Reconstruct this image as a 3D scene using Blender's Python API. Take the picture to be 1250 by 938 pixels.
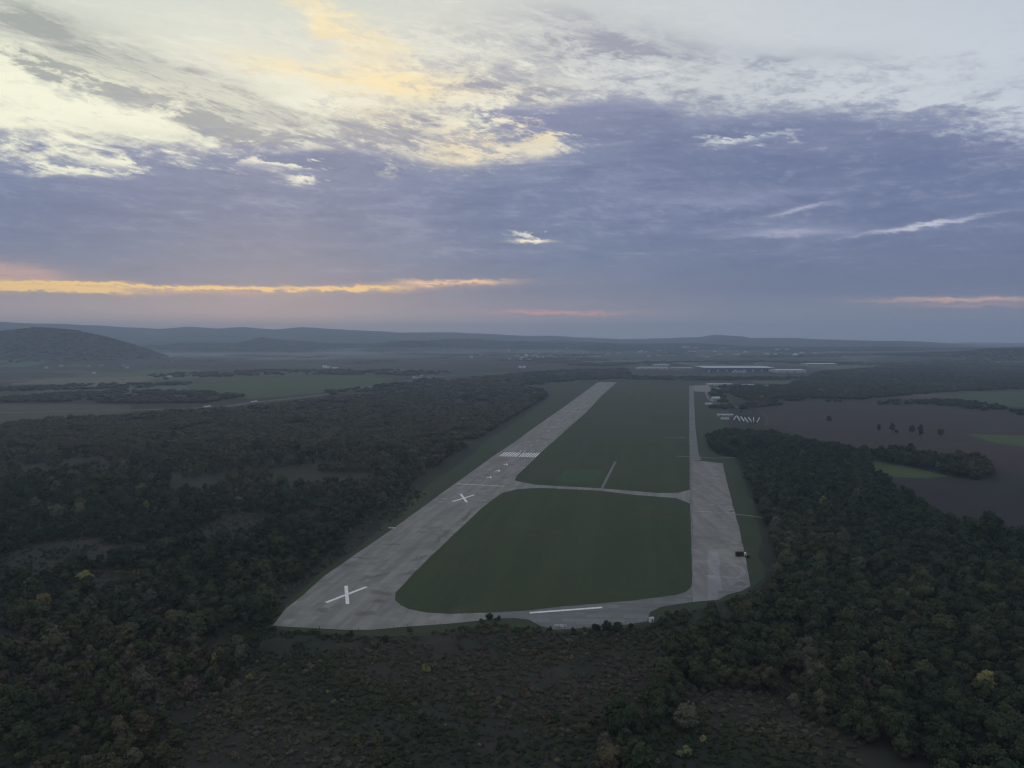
import bpy, bmesh, math, random
import numpy as np
from mathutils import Vector, noise

for o in list(bpy.data.objects): bpy.data.objects.remove(o)
C = bpy.context.scene.collection
SC = bpy.context.scene
R = math.radians

# ------------------------------------------------------------------ camera
H, F, CX, CY = 170.0, 944.0, 625.0, 469.0      # eye height (m); focal length and centre in photograph pixels
HOR = 410.0                                     # eye-level line
PITCH = math.atan((CY - HOR) / F)
cam = bpy.data.cameras.new('camera'); cam_o = bpy.data.objects.new('camera', cam); C.objects.link(cam_o)
cam.sensor_fit = 'HORIZONTAL'; cam.sensor_width = 36; cam.lens = 36 * F / 1250
cam.clip_start = 1; cam.clip_end = 120000
cam_o.location = (0, 0, H); cam_o.rotation_euler = (math.pi / 2 - PITCH, 0, 0)
SC.camera = cam_o

# ------------------------------------------------------------------ look and light
SUN_EL, SUN_AZ = 5.0, -17.0                     # degrees; azimuth from +Y towards +X
SKY_STRENGTH = 0.06
ZENITH = 0.42
EXPOSURE = 0.0
SC.view_settings.view_transform = 'Standard'; SC.view_settings.look = 'None'
SC.view_settings.gamma = 1; SC.view_settings.use_curve_mapping = False
SC.view_settings.exposure = EXPOSURE
SC.cycles.use_denoising = True; SC.cycles.filter_width = 1.25
try: SC.cycles.denoiser = 'OPENIMAGEDENOISE'
except Exception: pass
SC.cycles.max_bounces = 4; SC.cycles.diffuse_bounces = 2; SC.cycles.glossy_bounces = 1
SC.cycles.transmission_bounces = 2; SC.cycles.volume_bounces = 2; SC.cycles.transparent_max_bounces = 4
SC.cycles.use_adaptive_sampling = True; SC.cycles.adaptive_threshold = 0.015

sun = bpy.data.lights.new('sun', 'SUN'); sun.energy = 0.12; sun.angle = R(20); sun.color = (1, .82, .62)
sun_o = bpy.data.objects.new('sun', sun); C.objects.link(sun_o)
sd = Vector((math.sin(R(SUN_AZ)) * math.cos(R(SUN_EL)), math.cos(R(SUN_AZ)) * math.cos(R(SUN_EL)), math.sin(R(SUN_EL))))
sun_o.rotation_euler = sd.to_track_quat('Z', 'Y').to_euler(); sun_o.location = (0, 0, 400)

def lin(r, g, b):
    f = lambda c: (c / 255 / 12.92) if c / 255 <= .04045 else ((c / 255 + .055) / 1.055) ** 2.4
    return (f(r), f(g), f(b), 1)

# ---- node expressions
class E:
    nt = None
    def __init__(s, sock): s.s = sock
    @staticmethod
    def m(op, *a, clamp=False):
        n = E.nt.nodes.new('ShaderNodeMath'); n.operation = op; n.use_clamp = clamp
        for i, v in enumerate(a):
            if isinstance(v, E): E.nt.links.new(v.s, n.inputs[i])
            else: n.inputs[i].default_value = v
        return E(n.outputs[0])
    def __add__(s, o): return E.m('ADD', s, o)
    __radd__ = __add__
    def __sub__(s, o): return E.m('SUBTRACT', s, o)
    def __rsub__(s, o): return E.m('SUBTRACT', o, s)
    def __mul__(s, o): return E.m('MULTIPLY', s, o)
    __rmul__ = __mul__
    def __truediv__(s, o): return E.m('DIVIDE', s, o)
def sstep(x, a, b, lo=0.0, hi=1.0):
    n = E.nt.nodes.new('ShaderNodeMapRange'); n.interpolation_type = 'SMOOTHSTEP'
    E.nt.links.new(x.s, n.inputs['Value'])
    n.inputs['From Min'].default_value = a; n.inputs['From Max'].default_value = b
    n.inputs['To Min'].default_value = lo; n.inputs['To Max'].default_value = hi
    return E(n.outputs[0])
def mixc(f, a, b, mode='MIX'):
    n = E.nt.nodes.new('ShaderNodeMix'); n.data_type = 'RGBA'; n.blend_type = mode
    for k, v in ((0, f), (6, a), (7, b)):
        if isinstance(v, E): E.nt.links.new(v.s, n.inputs[k])
        else: n.inputs[k].default_value = v
    return E(n.outputs[2])
def ramp(x, stops, mode='LINEAR'):
    n = E.nt.nodes.new('ShaderNodeValToRGB'); E.nt.links.new(x.s, n.inputs[0])
    el = n.color_ramp.elements; n.color_ramp.interpolation = mode
    while len(el) > 1: el.remove(el[-1])
    el[0].position = stops[0][0]; el[0].color = stops[0][1]
    for p, c in stops[1:]: e = el.new(p); e.color = c
    return E(n.outputs[0])
def vec(x, y, z):
    n = E.nt.nodes.new('ShaderNodeCombineXYZ')
    for i, v in enumerate((x, y, z)):
        if isinstance(v, E): E.nt.links.new(v.s, n.inputs[i])
        else: n.inputs[i].default_value = v
    return E(n.outputs[0])
def fbm(v, scale, detail=6, rough=.6, dist=0.0, lac=2.0):
    n = E.nt.nodes.new('ShaderNodeTexNoise')
    if v is not None: E.nt.links.new(v.s, n.inputs['Vector'])
    n.inputs['Scale'].default_value = scale; n.inputs['Detail'].default_value = detail
    n.inputs['Roughness'].default_value = rough; n.inputs['Distortion'].default_value = dist
    n.inputs['Lacunarity'].default_value = lac
    return E(n.outputs[0])
def sep(sock):
    n = E.nt.nodes.new('ShaderNodeSeparateXYZ'); E.nt.links.new(sock.s, n.inputs[0])
    return [E(n.outputs[i]) for i in range(3)]

# ---- pixel helpers: where a ray of the photograph meets the ground, or points in the sky
def ray(px, py):
    a, b = (px - CX) / F, (CY - py) / F
    c, s = math.cos(PITCH), math.sin(PITCH)
    return (a, c + b * s, -s + b * c)
def G(px, py, z=0.0):
    x, y, dz = ray(px, py); t = (z - H) / dz
    return (x * t, y * t)
def S(px, py):
    x, y, z = ray(px, py)
    return math.degrees(math.atan2(x, y)), math.degrees(math.atan2(z, math.hypot(x, y)))
def P(x, y, z=0.0):                              # ground point -> photograph pixel
    c, s = math.cos(PITCH), math.sin(PITCH)
    dz = z - H; f = y * c - dz * s; u = y * s + dz * c
    return CX + F * x / f, CY - F * u / f

# ------------------------------------------------------------------ sky
world = bpy.data.worlds.new('World'); SC.world = world; world.use_nodes = True
nt = world.node_tree; nt.nodes.clear(); E.nt = nt
tc = nt.nodes.new('ShaderNodeTexCoord'); D = E(tc.outputs['Generated'])
dx, dy, dz = sep(D)
az = E.m('ARCTAN2', dx, dy) * 57.29578
hyp = E.m('SQRT', dx * dx + dy * dy)
el = E.m('ARCTAN2', dz, hyp) * 57.29578
# turbulence
nA = fbm(vec(dx, dy, dz * 3.2), 5.5, 8, .62, .3)                  # flat billows
nB = fbm(vec(dx + 3.1, dy, dz * 3.2), 17, 9, .68, .4)             # small rags
nC = fbm(vec(dx * 1.0 + dz * 1.2, dy, dz * 5.0 + dx * 1.1), 9, 10, .70, .35)       # wisps falling to the right
nD = fbm(vec(dx + 7.7, dy, dz * 8.0), 10, 9, .68, .2)
nF = fbm(vec(dx, dy, dz * 3.0 + dx * .5), 48, 6, .7, .2)          # fine ripple              # long thin streaks
wa = (nB - .5) * 7.0 + (nF - .5) * 2.5; we = (nB - .5) * 2.2 + (nF - .5) * .9
azw = az + (nA - .5) * 4.0 + wa; elw = el + (nC - .5) * 2.6 + we

def blob(px, py, sx, sy, tilt=0.0, warp=1):
    """soft patch of sky; sizes in degrees, tilt in degrees (positive rises to the right)"""
    a0, e0 = S(px, py); ct, st = math.cos(R(tilt)), math.sin(R(tilt))
    A = (azw if warp else az + (nB - .5) * 3) - a0; B = (elw if warp else el + (nB - .5) * .9 + (nF - .5) * .7) - e0
    p = (A * ct + B * st) / sx; q = (B * ct - A * st) / sy
    return E.m('EXPONENT', (p * p + q * q) * -1.0)
def total(items):
    t = None
    for i in items: t = i if t is None else t + i
    return t
azn = E.m('ADD', az / 70.0, .5, clamp=True)                       # -35..35 degrees -> 0..1
# clear sky with a thin high veil
nish = nt.nodes.new('ShaderNodeTexSky'); nish.sky_type = 'NISHITA'; nish.sun_disc = False
nish.sun_elevation = R(SUN_EL); nish.sun_rotation = R(SUN_AZ); nish.altitude = 300
nish.air_density = 1.0; nish.dust_density = 1.5; nish.ozone_density = 1.5
veil = ramp(azn, [(0, lin(232, 236, 216)), (.22, lin(244, 241, 222)), (.45, lin(236, 231, 214)), (.62, lin(219, 223, 220)), (1, lin(204, 212, 222))])
top = ramp(azn, [(0, lin(205, 212, 204)), (.4, lin(212, 214, 205)), (.7, lin(204, 209, 213)), (1, lin(186, 194, 208))])
veil = mixc(sstep(el, 13, 26), veil, top)
glow = total([blob(60, 148, 10, 3.0), blob(330, 140, 9, 2.0), blob(40, 100, 8, 2.2), blob(600, 150, 6, 2.0) * .7]) 
veil = mixc(E.m('MULTIPLY', glow, .9, clamp=True), veil, lin(252, 250, 224))
cream = total([blob(500, 103, 5.5, 1.0, -3), blob(370, 88, 5, .7, -5) * .8, blob(395, 25, 3.6, .9, -38), blob(460, 55, 3, .8, -25) * .6,
               blob(560, 182, 3.6, 1.5, 5), blob(655, 165, 2.2, 1.4) * .9, blob(470, 145, 3.5, .9) * .6])
veil = mixc(E.m('MULTIPLY', cream, .85, clamp=True), veil, lin(255, 235, 188))
# grey rags in the bright part
rag = sstep(nC, .42, .64) * sstep(nB + (nF - .5) * .4, .36, .60)
wis = total([blob(110, 62, 7, 1.5, -16), blob(230, 100, 7, 1.6, -12), blob(30, 40, 4, 1.2, -15), blob(770, 58, 6.5, 1.3, -8), blob(960, 74, 6, .7, -6) * .7,
             blob(640, 110, 5.5, 1.2, -12), blob(300, 155, 3.6, 1.1) * 1.5, blob(440, 166, 4.5, 1.3) * 1.5, blob(480, 180, 4, 1.0) * 1.2, blob(520, 140, 3.5, .7) * .8,
             blob(620, 175, 3.5, 1.0) * .7, blob(850, 130, 7, 2.2) * .7, blob(1200, 115, 5, 1.3) * .35, blob(700, 20, 5, 1.2) * .4, blob(620, 65, 4, 1.2, -15) * .6,
             blob(170, 170, 6, .5) * .5])
wis = E.m('MULTIPLY', wis * (rag * 1.25 + .38), 1.0, clamp=True)
veil = mixc(wis * .88, veil, ramp(azn, [(0, lin(158, 164, 158)), (.45, lin(160, 157, 168)), (.7, lin(150, 154, 172)), (1, lin(160, 168, 184))]))
veil = mixc(sstep(nD + (nF - .5) * .4, .5, .72) * sstep(az, 22, -4) * .34, veil, lin(255, 253, 234))
rip = sstep(nF * .5 + nB * .5, .48, .62) * sstep(nA, .42, .62) * sstep(el, 22, 12)
mid = total([blob(700, 95, 13, 3.4), blob(450, 160, 9, 1.8), blob(900, 135, 9, 2.2) * .8, blob(300, 60, 12, 2) * .4])
mid = E.m('MULTIPLY', mid, 1.0, clamp=True)
fleck = sstep(nF * .45 + nB * .55, .47, .60)
fleck2 = sstep(nF * .5 + nC * .5, .50, .38)
veil = mixc(rip * .38, veil, lin(176, 176, 186))
veil = mixc(fleck2 * mid * .55 * sstep(az, 18, -2), veil, lin(255, 252, 232))
veil = mixc(fleck * mid * .42 * sstep(az, -20, -6, .4, 1.0), veil, lin(158, 160, 174))
# the long blue-grey bank
def evf(px, py): return max(0, S(px, py)[1] / 25)
pts = [(-40, 180), (0, 181), (150, 181), (300, 184), (400, 186), (480, 190), (560, 200), (610, 196), (650, 182), (740, 160), (800, 160), (860, 174), (930, 168), (1000, 158), (1100, 150), (1180, 152), (1250, 166), (1330, 172)]
stops = [((S(x, y)[0] / 70 + .5), (evf(x, y),) * 3 + (1,)) for x, y in pts]
etop = ramp(azn, stops) * 25.0
bfield = etop + .75 - el + (nA - .5) * 2.0 + (nC - .5) * 3.4 + (nB - .5) * 5.5 + (nF - .5) * 3.6
bfield = bfield - sstep(az, -3, -13) * .7
bfield = bfield + total([blob(890, 158, 7, 1.2) * 2.2, blob(700, 142, 6, 1.1, 3) * 3.0, blob(620, 135, 3, .6) * 2.0, blob(60, 170, 8, .7) * 1.0, blob(780, 165, 3, 1.5) * 1.6, blob(400, 195, 5, .6) * 1.5])
bfield = bfield - total([blob(85, 211, 3.4, .26) * 2.3, blob(150, 203, 2.4, .25) * 1.6, blob(370, 219, 1.3, .40) * 2.9, blob(350, 200, 3.0, .22) * 2.6, blob(560, 190, 3.0, .6) * 2.0,
                         blob(650, 180, 2.4, .7) * 2.5, blob(880, 174, 2.2, .25) * 3.0, blob(650, 295, 1.9, .33) * 5.5, blob(620, 291, 3.5, .3) * 3.5])
bank = sstep(bfield, -1.2, 1.5)
fringe = sstep(bfield, -4.2, -.2) * sstep(nF * .4 + nB * .6, .44, .60)
veil = mixc(fringe * .42 * sstep(az, -16, -2, .25, 1.0), veil, lin(140, 147, 172))
bcol = ramp(E.m('DIVIDE', el, 25.0, clamp=True), [(0.0, lin(166, 166, 172)), (.05, lin(160, 157, 167)), (.085, lin(140, 141, 159)), (.13, lin(122, 130, 154)), (.22, lin(112, 126, 157)),
             (.38, lin(113, 126, 160)), (.5, lin(120, 130, 160)), (.62, lin(132, 137, 165)), (1, lin(160, 164, 180))])
cool = ramp(E.m('DIVIDE', el, 25.0, clamp=True), [(0.0, lin(156, 160, 172)), (.06, lin(134, 141, 160)), (.13, lin(108, 119, 149)), (.3, lin(111, 123, 157)), (.5, lin(108, 119, 155)), (.62, lin(120, 129, 158)), (1, lin(160, 166, 182))])
bcol = mixc(sstep(az, 2, 20), bcol, cool)
warm = mixc(sstep(el, .8, 3.6), mixc(0.0, lin(190, 170, 170), lin(0, 0, 0)), bcol)
bcol = mixc(sstep(az, 8, -26) * .8, bcol, warm)
light = sstep(nA, .52, .78) * .30 + sstep(nD, .5, .8) * .22 + sstep(bfield, 3.2, .4) * .20
light = light * sstep(el, 3, 8)
bcol = mixc(light, bcol, lin(178, 182, 204))
bcol = mixc(sstep(nA, .48, .2) * .25, bcol, lin(92, 101, 136))
bcol = mixc(sstep(nB * .5 + nF * .5, .48, .64) * sstep(el, 3, 9) * .22, bcol, lin(172, 178, 200))
bcol = mixc(sstep(nB * .4 + nD * .6, .50, .38) * sstep(el, 2, 6) * .34, bcol, lin(92, 104, 140))
bcol = mixc(sstep(nD * .7 + nF * .3, .52, .68) * sstep(el, 2, 5) * .30, bcol, lin(160, 166, 192))
sky = mixc(bank, veil, bcol)
# slits and lit edges low in the bank
streak = sstep(nD, .30, .52)
def lay(base, m, k, col): return mixc(E.m('MULTIPLY', m, k, clamp=True), base, col)
sky = lay(sky, blob(10, 335, 4.0, .75, -4, 0) * (streak * .7 + .3), .7, lin(222, 178, 160))
sky = lay(sky, total([blob(120, 352, 13, .36, 0, 0), blob(420, 352, 8, .22, 1, 0)]) * (streak * .6 + .3), .7, lin(214, 170, 158))
slit = total([blob(5, 350, 5, .14, -1, 0), blob(70, 345, 3, .08, 1, 0), blob(180, 349, 5, .08, -1, 0), blob(330, 353, 5.5, .12, 0, 0), blob(430, 352, 3.5, .13, 2, 0) * .9, blob(90, 352, 5, .25, 0, 0) * .6])
sky = lay(sky, slit * (streak * 1.2 + .05) * sstep(nF * .5 + nB * .5, .40, .53, .35, 1.0), 1.6, lin(255, 214, 138))
sky = lay(sky, blob(550, 345, 3.4, .16, 1, 0) * (streak * .9 + .2), 1.6, lin(250, 205, 165))
sky = lay(sky, blob(680, 382, 4.6, .13, -1, 0) * (streak * .8 + .25), 1.1, lin(226, 165, 160))
sky = lay(sky, blob(1185, 366, 5, .15, -1, 0) * (streak * .8 + .2), .95, lin(224, 184, 168))
sky = lay(sky, blob(1190, 373, 4, .12, -1, 0), .6, lin(200, 165, 165))
sky = lay(sky, blob(1128, 275, 3.4, .13, 6, 0) * (streak * .7 + .2), 1.0, lin(205, 208, 222))
sky = lay(sky, blob(960, 284, 3.2, .3, 0, 0) * (streak * .6 + .4), .8, lin(178, 182, 204))
sky = lay(sky, blob(975, 256, 1.8, .14, 10, 0), .8, lin(180, 184, 204))
sky = lay(sky, blob(880, 243, 6, .5, 2), .35, lin(168, 172, 198))
sky = lay(sky, blob(650, 295, 1.3, .13, 1, 0), 1.2, lin(252, 244, 220))
# over and behind: dull high cloud
back = mixc(sstep(nA, .35, .7), lin(138, 146, 161), lin(181, 186, 193))
backm = E.m('MAXIMUM', sstep(E.m('ABSOLUTE', az), 48, 90), sstep(el, 27, 42))
backs = nt.nodes.new('ShaderNodeHueSaturation'); nt.links.new(back.s, backs.inputs['Color']); backs.inputs['Value'].default_value = ZENITH / .36
sky = mixc(backm, sky, E(backs.outputs[0]))
bg1 = nt.nodes.new('ShaderNodeBackground'); nt.links.new(nish.outputs[0], bg1.inputs[0]); bg1.inputs[1].default_value = SKY_STRENGTH
bg2 = nt.nodes.new('ShaderNodeBackground'); nt.links.new(sky.s, bg2.inputs[0]); bg2.inputs[1].default_value = 1.07
mx = nt.nodes.new('ShaderNodeMixShader'); mx.inputs[0].default_value = .93
wo = nt.nodes.new('ShaderNodeOutputWorld')
nt.links.new(bg1.outputs[0], mx.inputs[1]); nt.links.new(bg2.outputs[0], mx.inputs[2]); nt.links.new(mx.outputs[0], wo.inputs[0])

# ------------------------------------------------------------------ materials
def new_mat(name, rough=.9):
    m = bpy.data.materials.new(name); m.use_nodes = True
    E.nt = m.node_tree; b = E.nt.nodes['Principled BSDF']
    b.inputs['Roughness'].default_value = rough; b.inputs['Specular IOR Level'].default_value = .15
    return m, b
def c4(c): return (c[0], c[1], c[2], 1)
def pos():
    g = E.nt.nodes.new('ShaderNodeNewGeometry'); return E(g.outputs['Position'])
def cover(name, c1, c2, c3, big=.008, small=.12, c4_=None, rows=None, mow=False):
    """mottled ground cover: three real colours mixed by noise at two sizes"""
    m, b = new_mat(name); p = pos()
    base = mixc(sstep(fbm(p, big, 5, .6), .38, .62), c4(c1), c4(c2))
    base = mixc(sstep(fbm(p, small, 5, .7), .48, .70) * .7, base, c4(c3))
    base = mixc(sstep(fbm(p, small * 6, 3, .6), .5, .75) * .35, base, c4([v * .55 for v in c1]))
    if rows:
        x, y, z = sep(p); a = R(rows[0])
        w = E.m('SINE', (x * math.cos(a) + y * math.sin(a)) * (6.283 / rows[1]))
        base = mixc(sstep(w, -.6, .9) * rows[2], base, c4(c3))
    if mow:
        x, y, z = sep(p); a = R(80); u = x * math.sin(a) - y * math.cos(a)
        w = fbm(vec(u * .045, (x * math.cos(a) + y * math.sin(a)) * .0025, 0.0), 1, 4, .7)
        base = mixc(sstep(w, .42, .62) * .30, base, c4([v * 1.40 for v in c2]))
        base = mixc(sstep(fbm(vec(x + 44, y, z), .017, 6, .7, .5), .55, .72) * .55, base, c4((.085, .072, .045)))
        tw = fbm(vec(u * .0035 + 5, 1.0, 0.0), 1, 1, .5)
        tr_ = E.m('ABSOLUTE', E.m('SINE', u * .038 + tw * 6.0 + y * .004)) * -1 + 1.0
        base = mixc(sstep(tr_, .95, .99) * .14, base, c4((.09, .08, .055)))
    E.nt.links.new(base.s, b.inputs['Base Color']); return m
def plain(name, c, rough=.7, var=.25, scale=.6):
    m, b = new_mat(name, rough); p = pos()
    col = mixc(sstep(fbm(p, scale, 5, .65), .35, .7), c4(c), c4([v * (1 - var) for v in c]))
    E.nt.links.new(col.s, b.inputs['Base Color']); return m

# ---- runway frame
a0, a1 = Vector(G(480, 724)), Vector(G(753, 467)); RD = (a1 - a0).normalized(); RN = Vector((RD.y, -RD.x))
RANG = math.atan2(RD.y, RD.x)
STAINS = [((466, 725), 9, 4.5, 40), ((460, 735), 5, 4, 60), ((503, 699), 3.2, 9, 40), ((441, 682), 16, 2.6, 12), ((425, 690), 5, 2.5, 12), ((447, 750), 5, 5, 60), ((616, 583.5), 6, 4, 40), ((610, 573), 7, 5, 30), ((594, 580), 5, 5, 30), ((622, 567), 8, 5, 20), ((664, 536.5), 14, 8, 20),
          ((660, 558), 7, 6, 20), ((644, 560), 9, 5, 10), ((512, 682), 2.5, 16, 38), ((552, 580), 7, 9, 10), ((455, 705), 3, 18, 45), ((570, 630), 3, 40, 10), ((540, 655), 2.5, 30, 10), ((395, 745), 4, 3, 0), ((480, 665), 10, 2, 0)]
def pavement(name, c, stain=.6, ang=RANG, spots=()):
    m, b = new_mat(name, .85); p = pos(); x, y, z = sep(p)
    u = x * math.cos(ang) + y * math.sin(ang); v = y * math.cos(ang) - x * math.sin(ang)
    lng = fbm(vec(u * .012, v * .16, z), 1, 6, .65)
    cl = fbm(p, .02, 6, .65, .5); fine = fbm(p, .35, 5, .7)
    col = mixc(sstep(lng, .36, .66), c4(c), c4([v_ * .74 for v_ in c]))
    col = mixc(sstep(cl, .52, .70) * stain, col, c4([v_ * .52 for v_ in c]))
    col = mixc(sstep(fbm(vec(x + 900, y, z), .011, 5, .6), .55, .72) * .45, col, c4([c[0] * 1.25, c[1] * 1.22, c[2] * 1.12]))
    col = mixc(sstep(fine, .55, .8) * .4, col, c4([v_ * .6 for v_ in c]))
    if spots:                                       # oil, tar and rubber stains with places of their own
        wx_ = x + (fbm(p, .09, 4, .7) - .5) * 16.0; wy_ = y + (fbm(vec(x, y + 70, z), .09, 4, .7) - .5) * 16.0; tot = None
        for (sx_, sy_), ra_, rb_, an_ in spots:
            gx, gy = G(sx_, sy_); ca, sa = math.cos(R(-an_ + 90)), math.sin(R(-an_ + 90))
            A = wx_ - gx; B = wy_ - gy; P1 = (A * ca + B * sa) / rb_; P2 = (B * ca - A * sa) / ra_
            g_ = E.m('EXPONENT', (P1 * P1 + P2 * P2) * -1.0); tot = g_ if tot is None else tot + g_
        st_ = sstep(tot * (fbm(p, .5, 5, .75) * 1.3 + .3), .25, .75)
        col = mixc(st_ * .55, col, c4([v_ * .30 for v_ in c]))
    # slab joints
    ju = E.m('FRACT', u / 7.5 + 100.0); jv = E.m('FRACT', v / 6.0 + 100.0)
    j = E.m('MAXIMUM', E.m('LESS_THAN', ju, .035), E.m('LESS_THAN', jv, .045))
    col = mixc(j * .35, col, c4([v_ * .4 for v_ in c]))
    # single slabs laid in another tone
    wn = E.nt.nodes.new('ShaderNodeTexWhiteNoise'); wn.noise_dimensions = '2D'
    fl = vec(E.m('FLOOR', u / 7.5 + 100.0), E.m('FLOOR', v / 6.0 + 100.0), 0.0); E.nt.links.new(fl.s, wn.inputs['Vector'])
    col = mixc(sstep(E(wn.outputs[0]), .5, 1.0) * .45, col, c4([v_ * .62 for v_ in c]))
    col = mixc(E.m('GREATER_THAN', E(wn.outputs[0]), .985) * .5, col, c4([v_ * 1.3 for v_ in c]))
    E.nt.links.new(col.s, b.inputs['Base Color']); return m
M = {}
M['runway'] = pavement('worn_concrete', (.272, .264, .242), .65, spots=STAINS)
M['apron'] = pavement('apron_concrete', (.262, .255, .238), .65, math.pi / 2)
M['taxi'] = pavement('taxiway_concrete', (.20, .205, .20), .4, 0)
M['slab'] = pavement('pale_concrete', (.32, .31, .315), .2, math.pi / 2)
M['patch'] = plain('tar_patch', (.085, .085, .092), .8, .3, .2)
M['paint'] = plain('white_marking_paint', (.90, .90, .87), .6, .28, 1.1)
M['paint_old'] = plain('worn_marking_paint', (.66, .66, .63), .7, .5, .35)
M['grass'] = cover('mown_grass', (.034, .055, .024), (.044, .056, .024), (.054, .052, .030), .006, .05, mow=True)
M['grass_green'] = cover('green_grass', (.036, .080, .036), (.044, .076, .034), (.052, .064, .034), .01, .1)
M['grass_dull'] = cover('dull_grass', (.042, .056, .028), (.056, .058, .034), (.044, .056, .026), .005, .04)
M['verge'] = cover('rough_verge', (.040, .058, .030), (.046, .054, .030), (.032, .040, .024), .012, .08)
M['plough'] = cover('ploughed_soil', (.044, .034, .028), (.036, .030, .027), (.056, .043, .033), .003, .02, rows=(28, 14, .35))
M['plough_dark'] = cover('damp_soil', (.027, .024, .024), (.032, .028, .027), (.023, .022, .022), .004, .03, rows=(-10, 12, .3))
M['crop'] = cover('winter_crop', (.044, .088, .034), (.052, .082, .034), (.05, .066, .036), .004, .04, rows=(15, 16, .3))
M['crop_lime'] = cover('young_crop', (.066, .098, .026), (.058, .086, .028), (.054, .07, .03), .004, .04, rows=(15, 16, .3))
M['stubble'] = cover('stubble', (.072, .074, .052), (.064, .070, .048), (.052, .058, .040), .004, .03, rows=(8, 14, .3))
M['track'] = plain('gravel_track', (.19, .18, .165), .9, .3, .3)
M['asphalt'] = plain('road_asphalt', (.12, .12, .125), .85, .3, .1)
M['bark'] = plain('bark', (.07, .055, .045), .95, .4, 2)
M['wall_pale'] = plain('pale_render', (.50, .50, .48), .8, .2, .2)
M['wall_grey'] = plain('grey_cladding', (.30, .32, .36), .7, .2, .1)
M['wall_blue'] = plain('blue_cladding', (.07, .11, .19), .6, .2, .05)
M['roof_pale'] = plain('pale_roof_sheet', (.52, .56, .60), .6, .2, .05)
M['roof_red'] = plain('red_tiles', (.22, .10, .075), .85, .3, .3)
M['roof_grey'] = plain('grey_roof', (.20, .21, .23), .8, .3, .2)
M['white_metal'] = plain('white_metal', (.78, .78, .78), .5, .1, .5)
M['dark_metal'] = plain('dark_green_metal', (.03, .035, .032), .5, .3, .8)
M['glass'] = plain('window_glass', (.03, .035, .045), .15, .1, 1)
M['tyre'] = plain('tyre_rubber', (.025, .025, .025), .9, .2, 2)
M['rubble'] = plain('broken_concrete', (.46, .45, .43), .95, .5, .8)

# ---- ground: rough land, far fields, wooded hills
def terrain_mat():
    m, b = new_mat('open_land', .95); p = pos(); x, y, z = sep(p)
    near = mixc(sstep(fbm(p, .010, 6, .62), .40, .60), c4((.024, .030, .022)), c4((.036, .036, .027)))
    near = mixc(sstep(fbm(vec(x + 300, y, z), .03, 6, .68, .6), .50, .66) * .5, near, c4((.058, .047, .040)))
    near = mixc(sstep(fbm(p, .22, 5, .72), .48, .68) * .7, near, c4((.028, .032, .022)))
    near = mixc(sstep(fbm(vec(x, y + 500, z), .06, 5, .7), .56, .74) * .4, near, c4((.066, .066, .045)))
    wx = x + (fbm(p, .0012, 3, .5) - .5) * 500.0; wy = y + (fbm(vec(x + 9e3, y, z), .0012, 3, .5) - .5) * 500.0
    vo = E.nt.nodes.new('ShaderNodeTexVoronoi'); v = vec(wx * .0022, wy * .0013, 0.0); E.nt.links.new(v.s, vo.inputs['Vector']); vo.inputs['Scale'].default_value = 1.0
    cr = sep(E(vo.outputs['Color']))
    fld = ramp(cr[0], [(0, c4((.05, .065, .045))), (.28, c4((.045, .05, .042))), (.29, c4((.085, .12, .07))), (.44, c4((.075, .105, .06))), (.45, c4((.10, .085, .078))), (.6, c4((.12, .10, .085))),
                       (.61, c4((.14, .15, .11))), (.7, c4((.12, .14, .1))), (.71, c4((.04, .05, .04))), (1, c4((.05, .055, .045)))], 'LINEAR')
    wood = mixc(sstep(fbm(p, .02, 4, .7), .4, .65), c4((.030, .036, .028)), c4((.055, .060, .042)))
    fld = mixc(sstep(fbm(p, .0011, 6, .6, .4), .47, .53), wood, fld)
    r = E.m('SQRT', x * x + y * y)
    col = mixc(sstep(r, 2100, 2700), near, fld)
    col = mixc(sstep(z + (fbm(p, .002, 5, .6) - .5) * 70.0, 18, 30), col, wood)
    E.nt.links.new(col.s, b.inputs['Base Color']); return m
M['land'] = terrain_mat()

def foliage_mat():
    m, b = new_mat('foliage', .9)
    at = E.nt.nodes.new('ShaderNodeAttribute'); at.attribute_type = 'INSTANCER'; at.attribute_name = 'tint'
    oi = E.nt.nodes.new('ShaderNodeObjectInfo')
    t = E(at.outputs['Fac'])
    col = ramp(t, [(0, c4((.024, .038, .019))), (.2, c4((.039, .051, .025))), (.4, c4((.056, .059, .028))), (.5, c4((.084, .086, .058))), (.6, c4((.072, .054, .040))), (.78, c4((.21, .19, .075))), (1, c4((.068, .082, .055)))])
    tc = E.nt.nodes.new('ShaderNodeTexCoord'); n = fbm(E(tc.outputs['Object']), .55, 4, .7)
    col = mixc(sstep(n, .42, .66) * .45, col, mixc(1.0, col, (1.55, 1.5, 1.3, 1), 'MULTIPLY'))
    rv = E(oi.outputs['Random']); k = rv * .5 + .86
    k3 = vec(k, k, k)
    col = mixc(1.0, col, k3, 'MULTIPLY')
    E.nt.links.new(col.s, b.inputs['Base Color']); return m
M['foliage'] = foliage_mat()

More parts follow.
